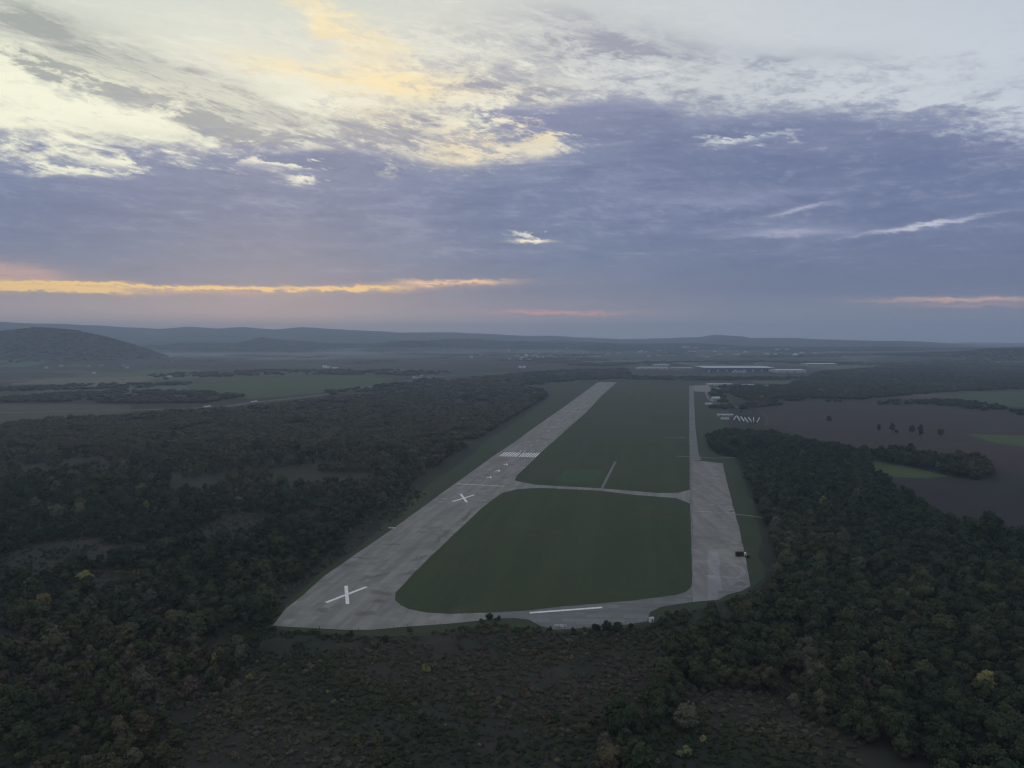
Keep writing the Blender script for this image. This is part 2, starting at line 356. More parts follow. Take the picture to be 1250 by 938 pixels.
# ------------------------------------------------------------------ mesh helpers
def link(name, me, m, parent=None):
    o = bpy.data.objects.new(name, me); C.objects.link(o)
    if m is not None: me.materials.append(m)
    if parent is not None: o.parent = parent
    return o
def mesh(name, vs, fs, m, parent=None, smooth=False):
    me = bpy.data.meshes.new(name); me.from_pydata([tuple(v) for v in vs], [], fs)
    if smooth: me.polygons.foreach_set('use_smooth', [True] * len(me.polygons))
    return link(name, me, m, parent)
def tag(o, label=None, cat=None, group=None, kind=None):
    if label: o['label'] = label
    if cat: o['category'] = cat
    if group: o['group'] = group
    if kind: o['kind'] = kind
    return o
def empty(name, loc, rz=0, label=None, cat=None, group=None):
    o = bpy.data.objects.new(name, None); C.objects.link(o); o.location = loc; o.rotation_euler = (0, 0, rz); o.empty_display_size = 1
    return tag(o, label, cat, group)
class MB:
    def __init__(s): s.v = []; s.f = []
    def box(s, cx, cy, z0, w, d, h, top=1.0, rz=0.0):
        n = len(s.v); c_, s_ = math.cos(rz), math.sin(rz)
        for z, k in ((z0, 1), (z0 + h, top)):
            for a, b in ((-1, -1), (1, -1), (1, 1), (-1, 1)):
                x, y = a * w / 2 * k, b * d / 2 * k
                s.v.append((cx + x * c_ - y * s_, cy + x * s_ + y * c_, z))
        s.f += [tuple(n + i for i in q) for q in ((3, 2, 1, 0), (4, 5, 6, 7), (0, 1, 5, 4), (1, 2, 6, 5), (2, 3, 7, 6), (3, 0, 4, 7))]
        return s
    def gable(s, cx, cy, z0, w, d, h, over=.4):
        n = len(s.v); w2, d2 = w / 2 + over, d / 2 + over
        s.v += [(cx - w2, cy - d2, z0), (cx + w2, cy - d2, z0), (cx + w2, cy + d2, z0), (cx - w2, cy + d2, z0), (cx - w2, cy, z0 + h), (cx + w2, cy, z0 + h)]
        s.f += [tuple(n + i for i in q) for q in ((3, 2, 1, 0), (0, 1, 5, 4), (2, 3, 4, 5), (0, 4, 3), (1, 2, 5))]
        return s
    def wheel(s, cx, cy, r, w, n=14):
        k = len(s.v)
        for i in range(n):
            a = 6.2832 * i / n
            s.v += [(cx + r * math.cos(a), cy - w / 2, r + r * math.sin(a)), (cx + r * math.cos(a), cy + w / 2, r + r * math.sin(a))]
        for i in range(n): j = (i + 1) % n; s.f.append((k + 2 * i, k + 2 * j, k + 2 * j + 1, k + 2 * i + 1))
        s.f.append(tuple(k + 2 * i for i in range(n))[::-1]); s.f.append(tuple(k + 2 * i + 1 for i in range(n)))
        return s
    def build(s, name, m, parent=None): return mesh(name, s.v, s.f, m, parent)

rng = random.Random(7)
def sheet(name, px, m, z, jit=0.0, step=14.0, world=None):
    """flat sheet on the ground from outline pixels; its edge is cut ragged by jit metres"""
    pts = world if world else [Vector(G(*p)) for p in px]
    out = []
    for i, a in enumerate(pts):
        b = pts[(i + 1) % len(pts)]; a = Vector(a); b = Vector(b); L = (b - a).length
        n = max(1, min(160, int(L / step))) if jit else 1
        nn = Vector((b.y - a.y, a.x - b.x)) / max(L, 1e-6)
        for k in range(n):
            q = a.lerp(b, k / n)
            if jit: q = q + nn * (noise.noise(Vector((q.x * .05, q.y * .05, 3.3))) * jit * 1.6 + rng.uniform(-jit, jit) * .4)
            out.append((q.x, q.y, z))
    bm = bmesh.new(); vs = [bm.verts.new(p) for p in out]
    es = [bm.edges.new((vs[i], vs[(i + 1) % len(vs)])) for i in range(len(vs))]
    bmesh.ops.triangle_fill(bm, edges=es, use_beauty=True, use_dissolve=False)
    for f in bm.faces:
        f.normal_update()
        if f.normal.z < 0: f.normal_flip()
    me = bpy.data.meshes.new(name); bm.to_mesh(me); bm.free()
    return tag(link(name, me, m), kind='structure')
def strip(name, px, w, m, z, world=False, smooth=6):
    """ribbon of width w along a smoothed line"""
    p = [Vector(q) if world else Vector(G(*q)) for q in px]
    pts = []
    for i in range(len(p) - 1):
        p0, p1, p2, p3 = p[max(i - 1, 0)], p[i], p[i + 1], p[min(i + 2, len(p) - 1)]
        for k in range(smooth):
            t = k / smooth
            pts.append(.5 * ((2 * p1) + (p2 - p0) * t + (2 * p0 - 5 * p1 + 4 * p2 - p3) * t * t + (3 * p1 - p0 - 3 * p2 + p3) * t ** 3))
    pts.append(p[-1]); vs = []; fs = []
    for i, q in enumerate(pts):
        d = (pts[min(i + 1, len(pts) - 1)] - pts[max(i - 1, 0)]).normalized(); n = Vector((-d.y, d.x)) * w / 2
        vs += [(*(q + n), z), (*(q - n), z)]
    for i in range(len(pts) - 1): fs.append((2 * i, 2 * i + 1, 2 * i + 3, 2 * i + 2))
    o = mesh(name, vs, fs, m)
    for f in o.data.polygons:
        if f.normal.z < 0: f.flip()
    return tag(o, kind='structure')

# ------------------------------------------------------------------ terrain
def crest(line, Dm):
    xs, hs = [], []
    for px, py in line:
        a, e = S(px, py); xs.append(a); hs.append(max(0.0, H + Dm * math.tan(R(e))))
    return np.array(xs), np.array(hs)
RIDGES = [
    (10900, 650, [(120, 426), (160, 422), (200, 416), (250, 413.5), (290, 416), (318, 410.5), (345, 415), (372, 411), (400, 412), (430, 417), (480, 422)]),
    (8100, 520, [(400, 434), (430, 428), (466, 422), (490, 418), (515, 417), (540, 420), (580, 424), (620, 423), (700, 424), (745, 421), (775, 426), (810, 434)]),
    (6300, 800, [(-600, 410), (-300, 406), (-100, 403), (0, 405), (45, 400), (90, 404), (140, 414), (176, 425), (206, 436)]),
    (13000, 2300, [(-700, 390), (-300, 391), (0, 394), (32, 395), (80, 396), (144, 399.5), (192, 401), (230, 399), (266, 401), (298, 399.5), (336, 402), (368, 399.5), (400, 402), (443, 404), (486, 406), (530, 406),
                    (561, 407), (602, 408), (645, 410), (673, 410), (702, 412.6), (760, 414), (850, 412.6), (873, 409), (906, 410.5), (917, 413), (950, 413), (1040, 415), (1078, 416), (1129, 418), (1180, 422), (1206, 425), (1300, 428)]),
    (9300, 1000, [(100, 428), (173, 421), (230, 418), (288, 419.6), (320, 411.6), (352, 416), (400, 420), (443, 421), (466, 419.5), (483, 416), (515, 416), (544, 414), (578, 414.6), (616, 417), (688, 416), (745, 419), (800, 420), (900, 422)]),
    (6600, 900, [(900, 437), (950, 437), (1001, 434.5), (1040, 433), (1129, 431.5), (1180, 429), (1206, 426), (1250, 426.4), (1400, 424), (1700, 424), (2200, 430)]),
]
RC = [(Dm, w) + crest(l, Dm) for Dm, w, l in RIDGES]
def ground_h(X, Y):
    X = np.asarray(X, float); Y = np.asarray(Y, float)
    r = np.hypot(X, Y); a = np.degrees(np.arctan2(X, Y)); h = np.zeros_like(r)
    for Dm, w, xs, hs in RC:
        hc = np.interp(a, xs, hs, left=hs[0] * .8, right=hs[-1] * .8) * np.where(np.abs(a) > 60, .6, 1)
        rc = Dm * (1 + .03 * np.sin(a * .21 + Dm) + .015 * np.sin(a * .7))
        k = np.exp(-((r - rc) / w) ** 2)
        h = np.maximum(h, hc * k * (1 + .05 * np.sin(X * .004 + Y * .0017) * (1 - k)))
    bump = np.sin(X * .0031 + 1.3) * np.sin(Y * .0023) * 9 + np.sin(X * .0083) * np.sin(Y * .0061 + 2) * 4
    h = h + np.maximum(bump, -4) * np.clip((r - 4800) / 2500, 0, 1)
    return h * np.clip((r - 4300) / 1400, 0, 1)
azs = np.concatenate([np.arange(-180, -44, 2.0), np.arange(-44, 44, .1), np.arange(44, 180, 2.0)])
rs = np.concatenate([[40], np.geomspace(150, 4300, 40)[:-1], np.linspace(4300, 18500, 150)[:-1], np.geomspace(18500, 22500, 8)])
A_, R_ = np.meshgrid(np.radians(azs), rs, indexing='xy')
X_, Y_ = R_ * np.sin(A_), R_ * np.cos(A_); Z_ = ground_h(X_, Y_)
na, nr = len(azs), len(rs)
V = np.stack([X_, Y_, Z_], -1).reshape(-1, 3)
i, j = np.meshgrid(np.arange(nr - 1), np.arange(na), indexing='ij')
j2 = (j + 1) % na
Fq = np.stack([i * na + j, (i + 1) * na + j, (i + 1) * na + j2, i * na + j2], -1).reshape(-1, 4)
me = bpy.data.meshes.new('ground'); V = np.vstack([V, [[0, 0, 0]]])
faces = Fq[:, ::-1].tolist() + [(len(V) - 1, (k + 1) % na, k) for k in range(na)]
me.from_pydata(V.tolist(), [], faces)
me.polygons.foreach_set('use_smooth', [True] * len(me.polygons))
ground = tag(link('ground', me, M['land']), kind='structure')
_bad = sum(1 for f in me.polygons[:200] if f.normal.z < 0)
if _bad > 100: me.flip_normals()

# ------------------------------------------------------------------ airfield surfaces
# open grass around and between the runways
sheet('grass_field', [(600, 560), (668, 470), (735, 463), (900, 463), (893, 490), (888, 530), (905, 575), (925, 640), (932, 705), (905, 728), (850, 745), (760, 768), (640, 772), (470, 776), (330, 768), (352, 736), (392, 700), (440, 668), (470, 640), (520, 596), (560, 566), (598, 536), (640, 508), (664, 492), (676, 478), (640, 472), (668, 468)][1:], M['verge'], .05, 3, 25)
sheet('grass_field', [(752, 468), (841, 468), (842, 603), (732, 598), (640, 592), (628, 586), (662, 550), (695, 521.6), (736, 482)], M['grass'], .10, .6)
sheet('grass_field', [(842, 616), (824, 608), (773, 604), (732, 598.5), (658, 596), (620, 602), (600, 610), (560, 648), (500, 705), (481, 722), (482, 736), (520, 749), (550, 751), (640, 747), (773, 735), (825, 728), (842, 721), (845, 708)], M['grass'], .10, .6)
sheet('grass_field', [(692, 573), (738, 574), (729, 590), (676, 587)], M['grass_green'], .14, 2)
sheet('grass_field', [(762, 566), (838, 566), (840, 598), (745, 592)], M['grass'], .14, 2)
sheet('grass_field', [(655, 562), (700, 559), (684, 572), (670, 587), (640, 585)], M['grass_dull'], .14, 3)
sheet('grass_field', [(745, 492), (838, 498), (838, 512), (728, 508)], M['grass_dull'], .14, 5)
sheet('grass_field', [(718, 522), (838, 526), (838, 541), (702, 536)], M['grass_dull'], .14, 5)
# pavement: one raised slab each, 0.12 m above the turf
RWY = [(333, 764.5), (350, 743), (369, 727.5), (397, 703), (433, 678), (484, 643), (543, 599.6), (561, 587), (601, 558), (631, 538), (649, 524.5), (692, 494.5), (730, 466.8), (753, 466.8), (736, 482), (714, 505), (695, 521.6),
       (662, 551), (631, 581), (628, 587), (652, 592), (690, 594.3), (732, 596.4), (802, 602.2), (827, 602), (842, 598.5), (842, 615), (825, 608.5), (773, 604.4), (732.5, 599.4), (690, 597.2), (657.6, 596), (632, 597.5), (614, 602), (600, 611), (589, 620), (550, 657), (525, 680), (499, 707),
       (483, 724), (482, 733), (489, 739), (499, 744), (520, 748.5), (550, 750), (597, 748.5), (597, 755.5), (591, 757.5), (563, 760.5), (525, 763.5), (484, 766.5), (453, 769.4), (422, 769.4), (389, 767.5), (358, 766)]
sheet('runway', RWY, M['runway'], .20, .35, 9)
sheet('taxiway', [(597, 748.5), (640, 746), (686, 741), (773, 733.7), (825, 727), (838, 723), (845, 716), (845, 735.7), (807, 741.5), (793, 748), (790, 759), (764, 763), (715, 767), (678, 769), (660, 764.5), (646, 757), (629, 755), (597, 755.5)], M['taxi'], .19, .4, 8)
sheet('taxiway', [(842, 598.5), (841.5, 521), (841.3, 471), (846.3, 471), (848.8, 521.6), (852.8, 554), (856, 562), (845, 563.5), (845, 735), (843.5, 719), (845, 708), (842.5, 615)], M['taxi'], .21, .2, 10)
sheet('apron', [(845, 563.5), (859, 563.5), (882, 566), (894, 615), (902.4, 646), (911, 684), (915.5, 716), (905, 722), (888, 727), (876.5, 733), (845, 735.5)], M['apron'], .24, .4, 8)
# repaired slabs and worn tracks on the apron
sheet('apron', [(864, 674), (877, 674), (881, 722), (874, 733), (864, 733)], M['slab'], .28, .5, 5)
strip('apron', [(880, 704), (892, 706), (902, 705), (908, 699), (905, 693), (896, 691), (884, 692)], 3.0, M['slab'], .285)
sheet('apron', [(845.5, 624), (897, 626), (897, 627.2), (845.5, 625)], M['slab'], .28)
sheet('apron', [(876, 722), (888, 720), (903, 710), (913, 714), (904, 721), (888, 726), (876, 732)], M['taxi'], .29, .8, 5)
# service path across the turf, dirt marks, tracks
strip('path', [(734.5, 597), (742, 582), (751.5, 563.5)], 3.2, M['taxi'], .22, smooth=3)
strip('path', [(810, 534), (836, 534.4)], 6, M['track'], .18, smooth=2)
strip('path', [(826, 557.5), (842, 557.5)], 5, M['track'], .18, smooth=2)
strip('path', [(853, 558), (870, 559.5), (900, 559), (925, 562), (950, 563)], 4.5, M['track'], .18)
strip('path', [(896, 628), (915, 630), (935, 633)], 4, M['track'], .18)
strip('path', [(864, 471), (862, 480), (866, 488), (874, 492), (890, 494), (905, 499)], 7, M['track'], .18)
strip('path', [(928, 503), (935, 508), (936, 516), (934, 520)], 5, M['stubble'], .18)
sheet('apron', [(846.3, 471), (862, 470), (868, 474), (866, 479), (847, 478)], M['apron'], .22, 2)

# ---- painted markings (paint is a real thin layer 4 cm proud of the slab)
def quad_line(a, b, w): # ground rectangle between two ground points
    a, b = Vector(a), Vector(b); d = (b - a).normalized(); n = Vector((-d.y, d.x)) * w / 2
    return [a - n, b - n, b + n, a + n]
def paint(name, quads, m, z, label=None, cat=None, group=None):
    vs, fs = [], []
    for q in quads:
        n = len(vs); vs += [(p[0], p[1], z) for p in q]; fs.append(tuple(range(n, n + len(q))))
    o = mesh(name, vs, fs, m)
    for f in o.data.polygons:
        if f.normal.z < 0: f.flip()
    return tag(o, label, cat, group) if label else tag(o, kind='structure')
def cross(l1, l2, w1, w2, z, label):
    a = quad_line(G(*l1[0]), G(*l1[1]), w1); b = quad_line(G(*l2[0]), G(*l2[1]), w2)
    vs = [(p[0], p[1], z) for p in a] + [(p[0], p[1], z + .03) for p in b]
    o = mesh('closure_cross', vs, [(0, 1, 2, 3), (4, 5, 6, 7)], M['paint'])
    for f in o.data.polygons:
        if f.normal.z < 0: f.flip()
    return tag(o, label, 'runway marking', 'white closure crosses painted on the runway')
cross(((398, 736.2), (447.5, 717)), ((422.4, 715.8), (424.3, 738)), 2.6, 2.3, .27, 'big white X painted on near end of runway, closest to the camera')
cross(((552.5, 612.7), (579, 604.6)), ((562.5, 603.6), (569.8, 613.6)), 2.8, 2.6, .27, 'smaller white X painted on runway just before the thin cross line')
tag(paint('threshold_line', [quad_line(G(558.5, 591), G(615.5, 594), 3.2)], M['paint_old'], .27), 'thin white line painted straight across the runway', 'runway marking')['kind'] = 'thing'
c0 = Vector(G(608.9, 557.7)); c1 = Vector(G(654.5, 557.9)); cen = (c0 + c1) / 2
u0 = Vector((c1 - c0)); half = u0.dot(RN) / 2
mid = cen
bars = []
for sgn in (-1, 1):
    for k in range(7):
        off = sgn * (2.8 + k * (half - 2.8 - .9) / 6.0)
        a = mid + RN * off; bars.append(quad_line(a - RD * 2, a + RD * 38, 2.0))
k0 = tag(paint('threshold_bar', [bars[0]], M['paint'], .27), None, None)
KEYG = 'white piano key bars across the runway threshold'
for n_, b_ in enumerate(bars):
    o = k0 if n_ == 0 else paint('threshold_bar', [b_], M['paint'], .27)
    side = 'left' if n_ < 7 else 'right'; kk = (n_ % 7) + 1
    od = ['first', 'second', 'third', 'fourth', 'fifth', 'sixth', 'seventh', 'eighth'][kk - 1]
    o['kind'] = 'thing'; tag(o, f'{od} white threshold bar counted outwards from the runway centre towards the {side}', 'runway marking', KEYG)
for px, py, lb in ((597.5, 583.3, 'white arrow head on runway, nearest to the thin cross line'), (608, 575.2, 'white arrow head on runway, middle one of the row'), (617.7, 567.6, 'white arrow head on runway, nearest to the piano key bars')):
    g = Vector(G(px, py))
    o = paint('arrow_head', [[g + RD * 9, g - RN * 3.4 - RD * 4, g - RN * 1.6 - RD * 5, g + RD * 2], [g + RD * 9, g + RD * 2, g + RN * 1.6 - RD * 5, g + RN * 3.4 - RD * 4]], M['paint'], .27)
    o['kind'] = 'thing'; tag(o, lb, 'runway marking', 'white arrow heads leading to the threshold')
for px, lb in ((635.3, 'left faint white stroke of the runway number beyond the piano keys'), (640.4, 'right faint white stroke of the runway number beyond the piano keys')):
    g = Vector(G(px, 550.9)); o = paint('number_stroke', [quad_line(g - RD * 5, g + RD * 6, 2.4)], M['paint_old'], .27)
    o['kind'] = 'thing'; tag(o, lb, 'runway marking', 'runway number strokes')
cl = []
tt = 30.0
base = mid + RD * 70
while tt < 1500:
    cl.append(quad_line(base + RD * tt, base + RD * (tt + 30), .9)); tt += 60
for i_, q in enumerate(cl[:20]):
    if i_ % 2 == 0: pass
paint('centre_line', cl, M['paint_old'], .262)
o = paint('taxiway_stripe', [quad_line(G(646.5, 748.8), G(735, 742.2), 2.4)], M['paint'], .27)
o['kind'] = 'thing'; tag(o, 'long white stripe painted on the taxiway at the near edge of the airfield', 'runway marking')

# ------------------------------------------------------------------ fields
def fld(px, m, z=.06, jit=4): return sheet('field', px, M[m], z, jit, 60)
fld([(-260, 520), (-260, 497), (0, 494), (90, 493.5), (158, 495), (160, 504), (80, 511), (0, 516)], 'stubble', .06)
fld([(225, 470), (300, 462), (420, 458), (478, 461), (480, 468), (400, 479), (310, 487), (240, 484)], 'crop')
fld([(235, 462), (300, 455), (400, 452), (470, 455), (420, 457), (300, 461), (238, 467)], 'stubble')
fld([(-200, 486), (0, 482), (40, 481), (50, 484), (0, 489), (-200, 492)], 'crop')
fld([(920, 495), (960, 489), (1040, 491), (1150, 491), (1215, 500), (1290, 508), (1500, 530), (1900, 640), (1300, 600), (1215, 572), (1140, 556), (1060, 552), (1000, 538), (940, 520)], 'plough')
fld([(1085, 588), (1150, 585), (1215, 590), (1300, 602), (1900, 645), (1900, 760), (1260, 664), (1200, 648), (1130, 622), (1090, 606)], 'plough_dark', .07)
fld([(1145, 484), (1200, 479), (1250, 478), (1500, 480), (1500, 505), (1250, 498), (1200, 493)], 'crop')
fld([(1180, 530), (1250, 532), (1400, 536), (1400, 556), (1250, 546), (1210, 540)], 'crop_lime', .075)
fld([(1062, 563), (1095, 566), (1160, 582), (1130, 584), (1080, 583), (1058, 578)], 'crop_lime', .075, 2)
fld([(1010, 571), (1055, 574), (1050, 581), (1012, 578)], 'stubble', .075, 2)
fld([(885, 470), (960, 470), (960, 476), (890, 478)], 'grass_dull', .06)
fld([(760, 457), (1000, 458), (1060, 462), (950, 466), (760, 462)], 'grass_dull', .05)
fld([(280, 442), (420, 440), (520, 445), (480, 449), (330, 450)], 'grass_dull', .05)
strip('path', [(960, 520), (1010, 509), (1080, 502), (1160, 500), (1240, 506)], 3, M['stubble'], .10)
strip('path', [(1062, 559), (1120, 548), (1200, 542), (1300, 541)], 3.5, M['stubble'], .10)
# highway across the left with a pale verge
ROAD = [(-200, 507), (60, 503), (248, 498), (310, 491.5), (400, 481.5), (440, 474), (481, 467.5), (535, 460.5), (600, 456), (700, 453)]
strip('road_verge', ROAD, 34, M['stubble'], .08)
strip('road', ROAD, 13, M['asphalt'], .14)
strip('road_marking', ROAD, .5, M['paint'], .17)

# ------------------------------------------------------------------ buildings
def house(px, py, w, d, h, rz, label, group=None, roof='roof_red', wall='wall_pale', rh=3.0, name='house', cat='house', parts=True, ground_z=None):
    x, y = G(px, py)
    for _ in range(3):
        z = float(ground_h(x, y))
        if z > 60: py += 9; x, y = G(px, py); z = float(ground_h(x, y))
        z = min(z, 60); x, y = G(px, py, z)
    e = empty(name, (x, y, z - .1), R(rz), label, cat, group)
    MB().box(0, 0, 0, w, d, h).build('wall', M[wall], e)
    if parts:
        n = max(2, int(w / 5))
        for k in range(n): MB().box(-w / 2 + w * (k + .5) / n, -d / 2 - .03, h * .35, min(1.6, w / n * .4), .1, h * .3).build('window', M['glass'], e)
        MB().box(-w * .3, -d / 2 - .04, 0, min(1.2 + w * .02, 5), .14, min(h * .7, 2.2 + w * .02)).build('door', M['roof_grey'], e)
    MB().gable(0, 0, h, w, d, rh).build('roof', M[roof], e)
    return e
def hall(px0, px1, py, d, h, roof, wall, label, rh=1.2, doors=4):
    (x0, y0), (x1, y1) = G(px0, py), G(px1, py); w = x1 - x0
    e = empty('factory_hall', ((x0 + x1) / 2, y0 + d / 2, 0), 0, label, 'factory hall', 'factory halls beyond the far end of the airfield')
    MB().box(0, 0, 0, w, d, h).build('wall', M[wall], e)
    MB().gable(0, 0, h, w, d, rh, .8).build('roof', M[roof], e)
    dm = M['roof_grey'] if wall != 'wall_blue' else M['wall_pale']
    for k in range(doors):
        MB().box(-w / 2 + w * (k + .5) / doors, -d / 2 - .1, 0, min(8, w / doors * .4), .3, h * .5).build('door', dm, e)
    MB().box(0, -d / 2 - .12, h * .68, w * .94, .2, h * .12).build('window_band', M['glass'], e)
    return e
hall(779, 816, 451, 60, 9, 'roof_pale', 'wall_pale', 'low pale factory hall at the left end of the plant', 2)
hall(799, 817, 447.2, 70, 9, 'roof_pale', 'wall_pale', 'small pale hall standing behind the leftmost factory hall', 2)
hall(820, 849, 451.3, 60, 7, 'roof_pale', 'wall_grey', 'flat grey hall between the pale left halls and the blue one', 2)
hall(860, 946, 453.8, 260, 17, 'roof_pale', 'wall_blue', 'very long dark blue factory hall with pale roof in the middle of the plant', 3, 8)
hall(896, 911, 455.6, 25, 9, 'roof_pale', 'wall_pale', 'small white block in front of the long blue factory hall', 1)
hall(948, 984, 455.2, 130, 11, 'roof_pale', 'wall_pale', 'white factory hall at the right end of the blue hall', 3)
hall(929, 962, 446.6, 120, 12, 'roof_red', 'wall_grey', 'reddish roofed hall behind the right end of the plant', 3)
hall(986, 1022, 447.2, 120, 12, 'roof_pale', 'wall_grey', 'pale roofed hall furthest right, half hidden by the wood', 3)
house(878, 471.5, 85, 14, 7, 0, 'long pale building at the far end of the parallel taxiway', None, 'roof_pale', 'wall_pale', 2, 'airfield_building', 'building')
house(874, 477.5, 16, 14, 9, 4, 'narrow pale building just below the long airfield building', None, 'roof_grey', 'wall_pale', 2, 'airfield_building', 'building')
house(873.5, 489.5, 20, 16, 8, 6, 'pale square building beside the bend of the gravel track', None, 'roof_pale', 'wall_pale', 3, 'airfield_building', 'building')
house(865, 494.5, 16, 9, 4, 2, 'small low pale shed left of the square building', None, 'roof_pale', 'wall_pale', 1.5, 'shed', 'shed')
house(913, 471.5, 40, 12, 5, 0, 'low pale barn in the field before the dark wood', None, 'roof_pale', 'wall_pale', 2, 'barn', 'barn')
house(935.5, 473.5, 14, 10, 6, 0, 'bright white house alone in the dark wood beyond the barn', None, 'roof_pale', 'white_metal', 2, 'house', 'house')
house(948, 473.2, 11, 9, 4, 10, 'dim pale cottage just right of the bright white house', None, 'roof_grey', 'wall_pale', 2, 'house', 'house')
house(1043, 588, 7, 6, 3.5, 20, 'small white-walled cabin at the wood edge by the ploughed field', None, 'roof_grey', 'white_metal', 1.5, 'cabin', 'cabin')
house(885, 508.3, 33, 7, 4, 0, 'long pale low building at the left of the slanting sheds', None, 'roof_pale', 'wall_pale', 1.2, 'shed', 'shed')
house(885, 512.5, 16, 6, 3, 0, 'short pale building just below the long low one', None, 'roof_pale', 'wall_pale', 1.2, 'shed', 'shed')
# rows of narrow pale sheds
SH = [(897, 511.5, -20, 1.4), (901.7, 512.3, -12.5, 1.9), (906.4, 513, -12, 2.1), (911, 514, -12, 1.8), (915.5, 513.5, -13, 1.5), (920, 514, -17, 1.5), (925.5, 514, -21, 1.4)]
for k, (px, py, rz, w) in enumerate(SH):
    x, y = G(px, py)
    od = ['leftmost', 'second', 'third', 'fourth', 'fifth', 'sixth', 'rightmost'][k]
    lb = f'{od} of the narrow pale sheds in the row' if k in (0, 6) else f'{od} narrow pale shed from the left in the row of seven'
    e = empty('narrow_shed', (x, y, 0), R(rz), lb, 'shed', 'narrow pale sheds beside the airfield')
    MB().box(0, 0, 0, w, 80, 2.4).build('wall', M['wall_pale'], e)
    b = MB(); L = 40.3; n = 8
    for i_ in range(n + 1):
        a = math.pi * i_ / n; b.v += [(-(w / 2 + .15) * math.cos(a), -L, 2.4 + 1.1 * math.sin(a)), (-(w / 2 + .15) * math.cos(a), L, 2.4 + 1.1 * math.sin(a))]
    for i_ in range(n): b.f.append((2 * i_, 2 * i_ + 1, 2 * i_ + 3, 2 * i_ + 2))
    b.f.append(tuple(2 * i_ for i_ in range(n + 1))); b.f.append(tuple(2 * i_ + 1 for i_ in range(n + 1))[::-1])
    b.build('roof', M['roof_pale'], e)
    MB().box(0, -40.06, 0, w * .5, .12, 2.0).build('door', M['roof_grey'], e)
# houses of the far villages: a pixel or two each
vr = random.Random(21)
VIL = [('far village houses beyond the middle of the plain', 'pale far village house beyond the left wood, under the low hills', (570, 740), (424, 440), 78, (10, 28)),
       ('houses in the row where the road meets the wood', 'small pale house in the row where the road meets the wood', (495, 536), (459.5, 462.5), 12, (8, 14)),
       ('far town houses under the right hills', 'pale town house beyond the factory, under the faint right hills', (740, 1000), (422, 436), 58, (14, 40)),
       ('scattered farm houses on the left plain', 'pale farm house scattered on the misty left plain', (20, 330), (436, 468), 16, (10, 22))]
for gname, lb, (xa, xb), (ya, yb), n, (wa_, wb_) in VIL:
    for k in range(n):
        px = vr.uniform(xa, xb) if k % 3 else vr.gauss((xa + xb) / 2, (xb - xa) / 8); py = vr.uniform(ya, yb)
        w = vr.uniform(wa_, wb_)
        house(px, py, w, w * vr.uniform(.5, .8), vr.uniform(4, 8) * (1.6 if wb_ > 30 else 1), vr.uniform(-40, 40), lb, gname, vr.choice(['roof_red', 'roof_grey', 'roof_red', 'roof_pale']), vr.choice(['wall_pale', 'wall_pale', 'wall_grey']), w * .15, parts=False)
house(396, 449.5, 22, 14, 11, 0, 'bright white house left of its twin on the far plain', None, 'roof_pale', 'white_metal', 3)
house(401, 449.8, 16, 12, 8, 12, 'bright white house right of its twin on the far plain', None, 'roof_pale', 'white_metal', 3)
house(635, 449.5, 18, 14, 9, 0, 'left one of two white houses beyond the end of the wood', None, 'roof_pale', 'white_metal', 3)
house(640, 449.6, 14, 12, 9, 8, 'right one of two white houses beyond the end of the wood', None, 'roof_pale', 'white_metal', 3)
house(409, 450.5, 30, 12, 6, 0, 'low pale barn right of the twin white houses', None, 'roof_pale', 'wall_pale', 3, 'barn', 'barn')

# ------------------------------------------------------------------ vehicles and airfield things
def vehicle(kind, x, y, rz, label, col, group=None, z=.25, L=4.4, W=1.8, cat=None):
    e = empty(kind, (x, y, z), R(rz), label, cat or kind.split('_')[-1], group); m = M[col]
    if kind == 'lorry':
        MB().box(-1.2, 0, .9, L - 2.8, W, 2.7).build('cargo_box', m, e)
        MB().box(-.2, 0, .55, L - .6, W * .8, .33).build('chassis', M['dark_metal'], e)
        cabp = MB().box(L / 2 - 1.15, 0, .6, 2.1, W * .95, 1.3).box(L / 2 - 1.25, 0, 1.92, 1.85, W * .93, .95, .86).build('cab', M['white_metal'], e)
        MB().box(L / 2 - .27, 0, 2.0, .12, W * .8, .7).build('windscreen', M['glass'], e)
        ax = [L / 2 - 1.2, -L / 2 + 1.2, -L / 2 + 2.4]; r = .5
    else:
        tall = 1.15 if kind == 'van' else .62; bx = .85 if kind == 'van' else .62
        MB().box(0, 0, .32, L, W, bx, .97).build('body', m, e)
        MB().box(-.25 if kind != 'van' else -.3, 0, .32 + bx, L * (.56 if kind != 'van' else .8), W * .93, tall, .82).build('cabin', m, e)
        MB().box(-.25, 0, .4 + bx, L * .5, W * .95, tall * .55, .9).build('window_band', M['glass'], e)
        for s in (-1, 1): MB().box(L / 2 - .02, s * W * .33, .55, .08, .3, .16).build('headlight', M['white_metal'], e)
        ax = [L * .31, -L * .31]; r = .34
    for a in ax:
        for s in (-1, 1): MB().wheel(a, s * W * .44, r, .25).build('wheel', M['tyre'], e)
    return e
road_ang = lambda p, q: math.degrees(math.atan2(G(*q)[1] - G(*p)[1], G(*q)[0] - G(*p)[0]))
ra = road_ang((248, 498), (310, 491.5))
for px, py, lb, L in ((251.5, 497.7, 'white lorry on the highway, furthest left by the wood', 15), (255.5, 497.3, 'white lorry close behind the leftmost one on the highway', 10),
                      (309, 491.6, 'white lorry midway along the highway, above the left wood', 15), (312.5, 491.0, 'short white lorry just ahead of the midway lorry', 9),
                      (403, 481.0, 'pale lorry on the highway beside the green field', 12)):
    x, y = G(px, py); vehicle('lorry', x, y, ra, lb, 'white_metal', 'lorries on the highway', .2, L, 2.6, 'lorry')
x, y = G(904.5, 679.5); vehicle('lorry', x, y, 5, 'dark lorry with pale cab parked at the right edge of the apron', 'dark_metal', None, .25, 8.5, 2.6, 'lorry')
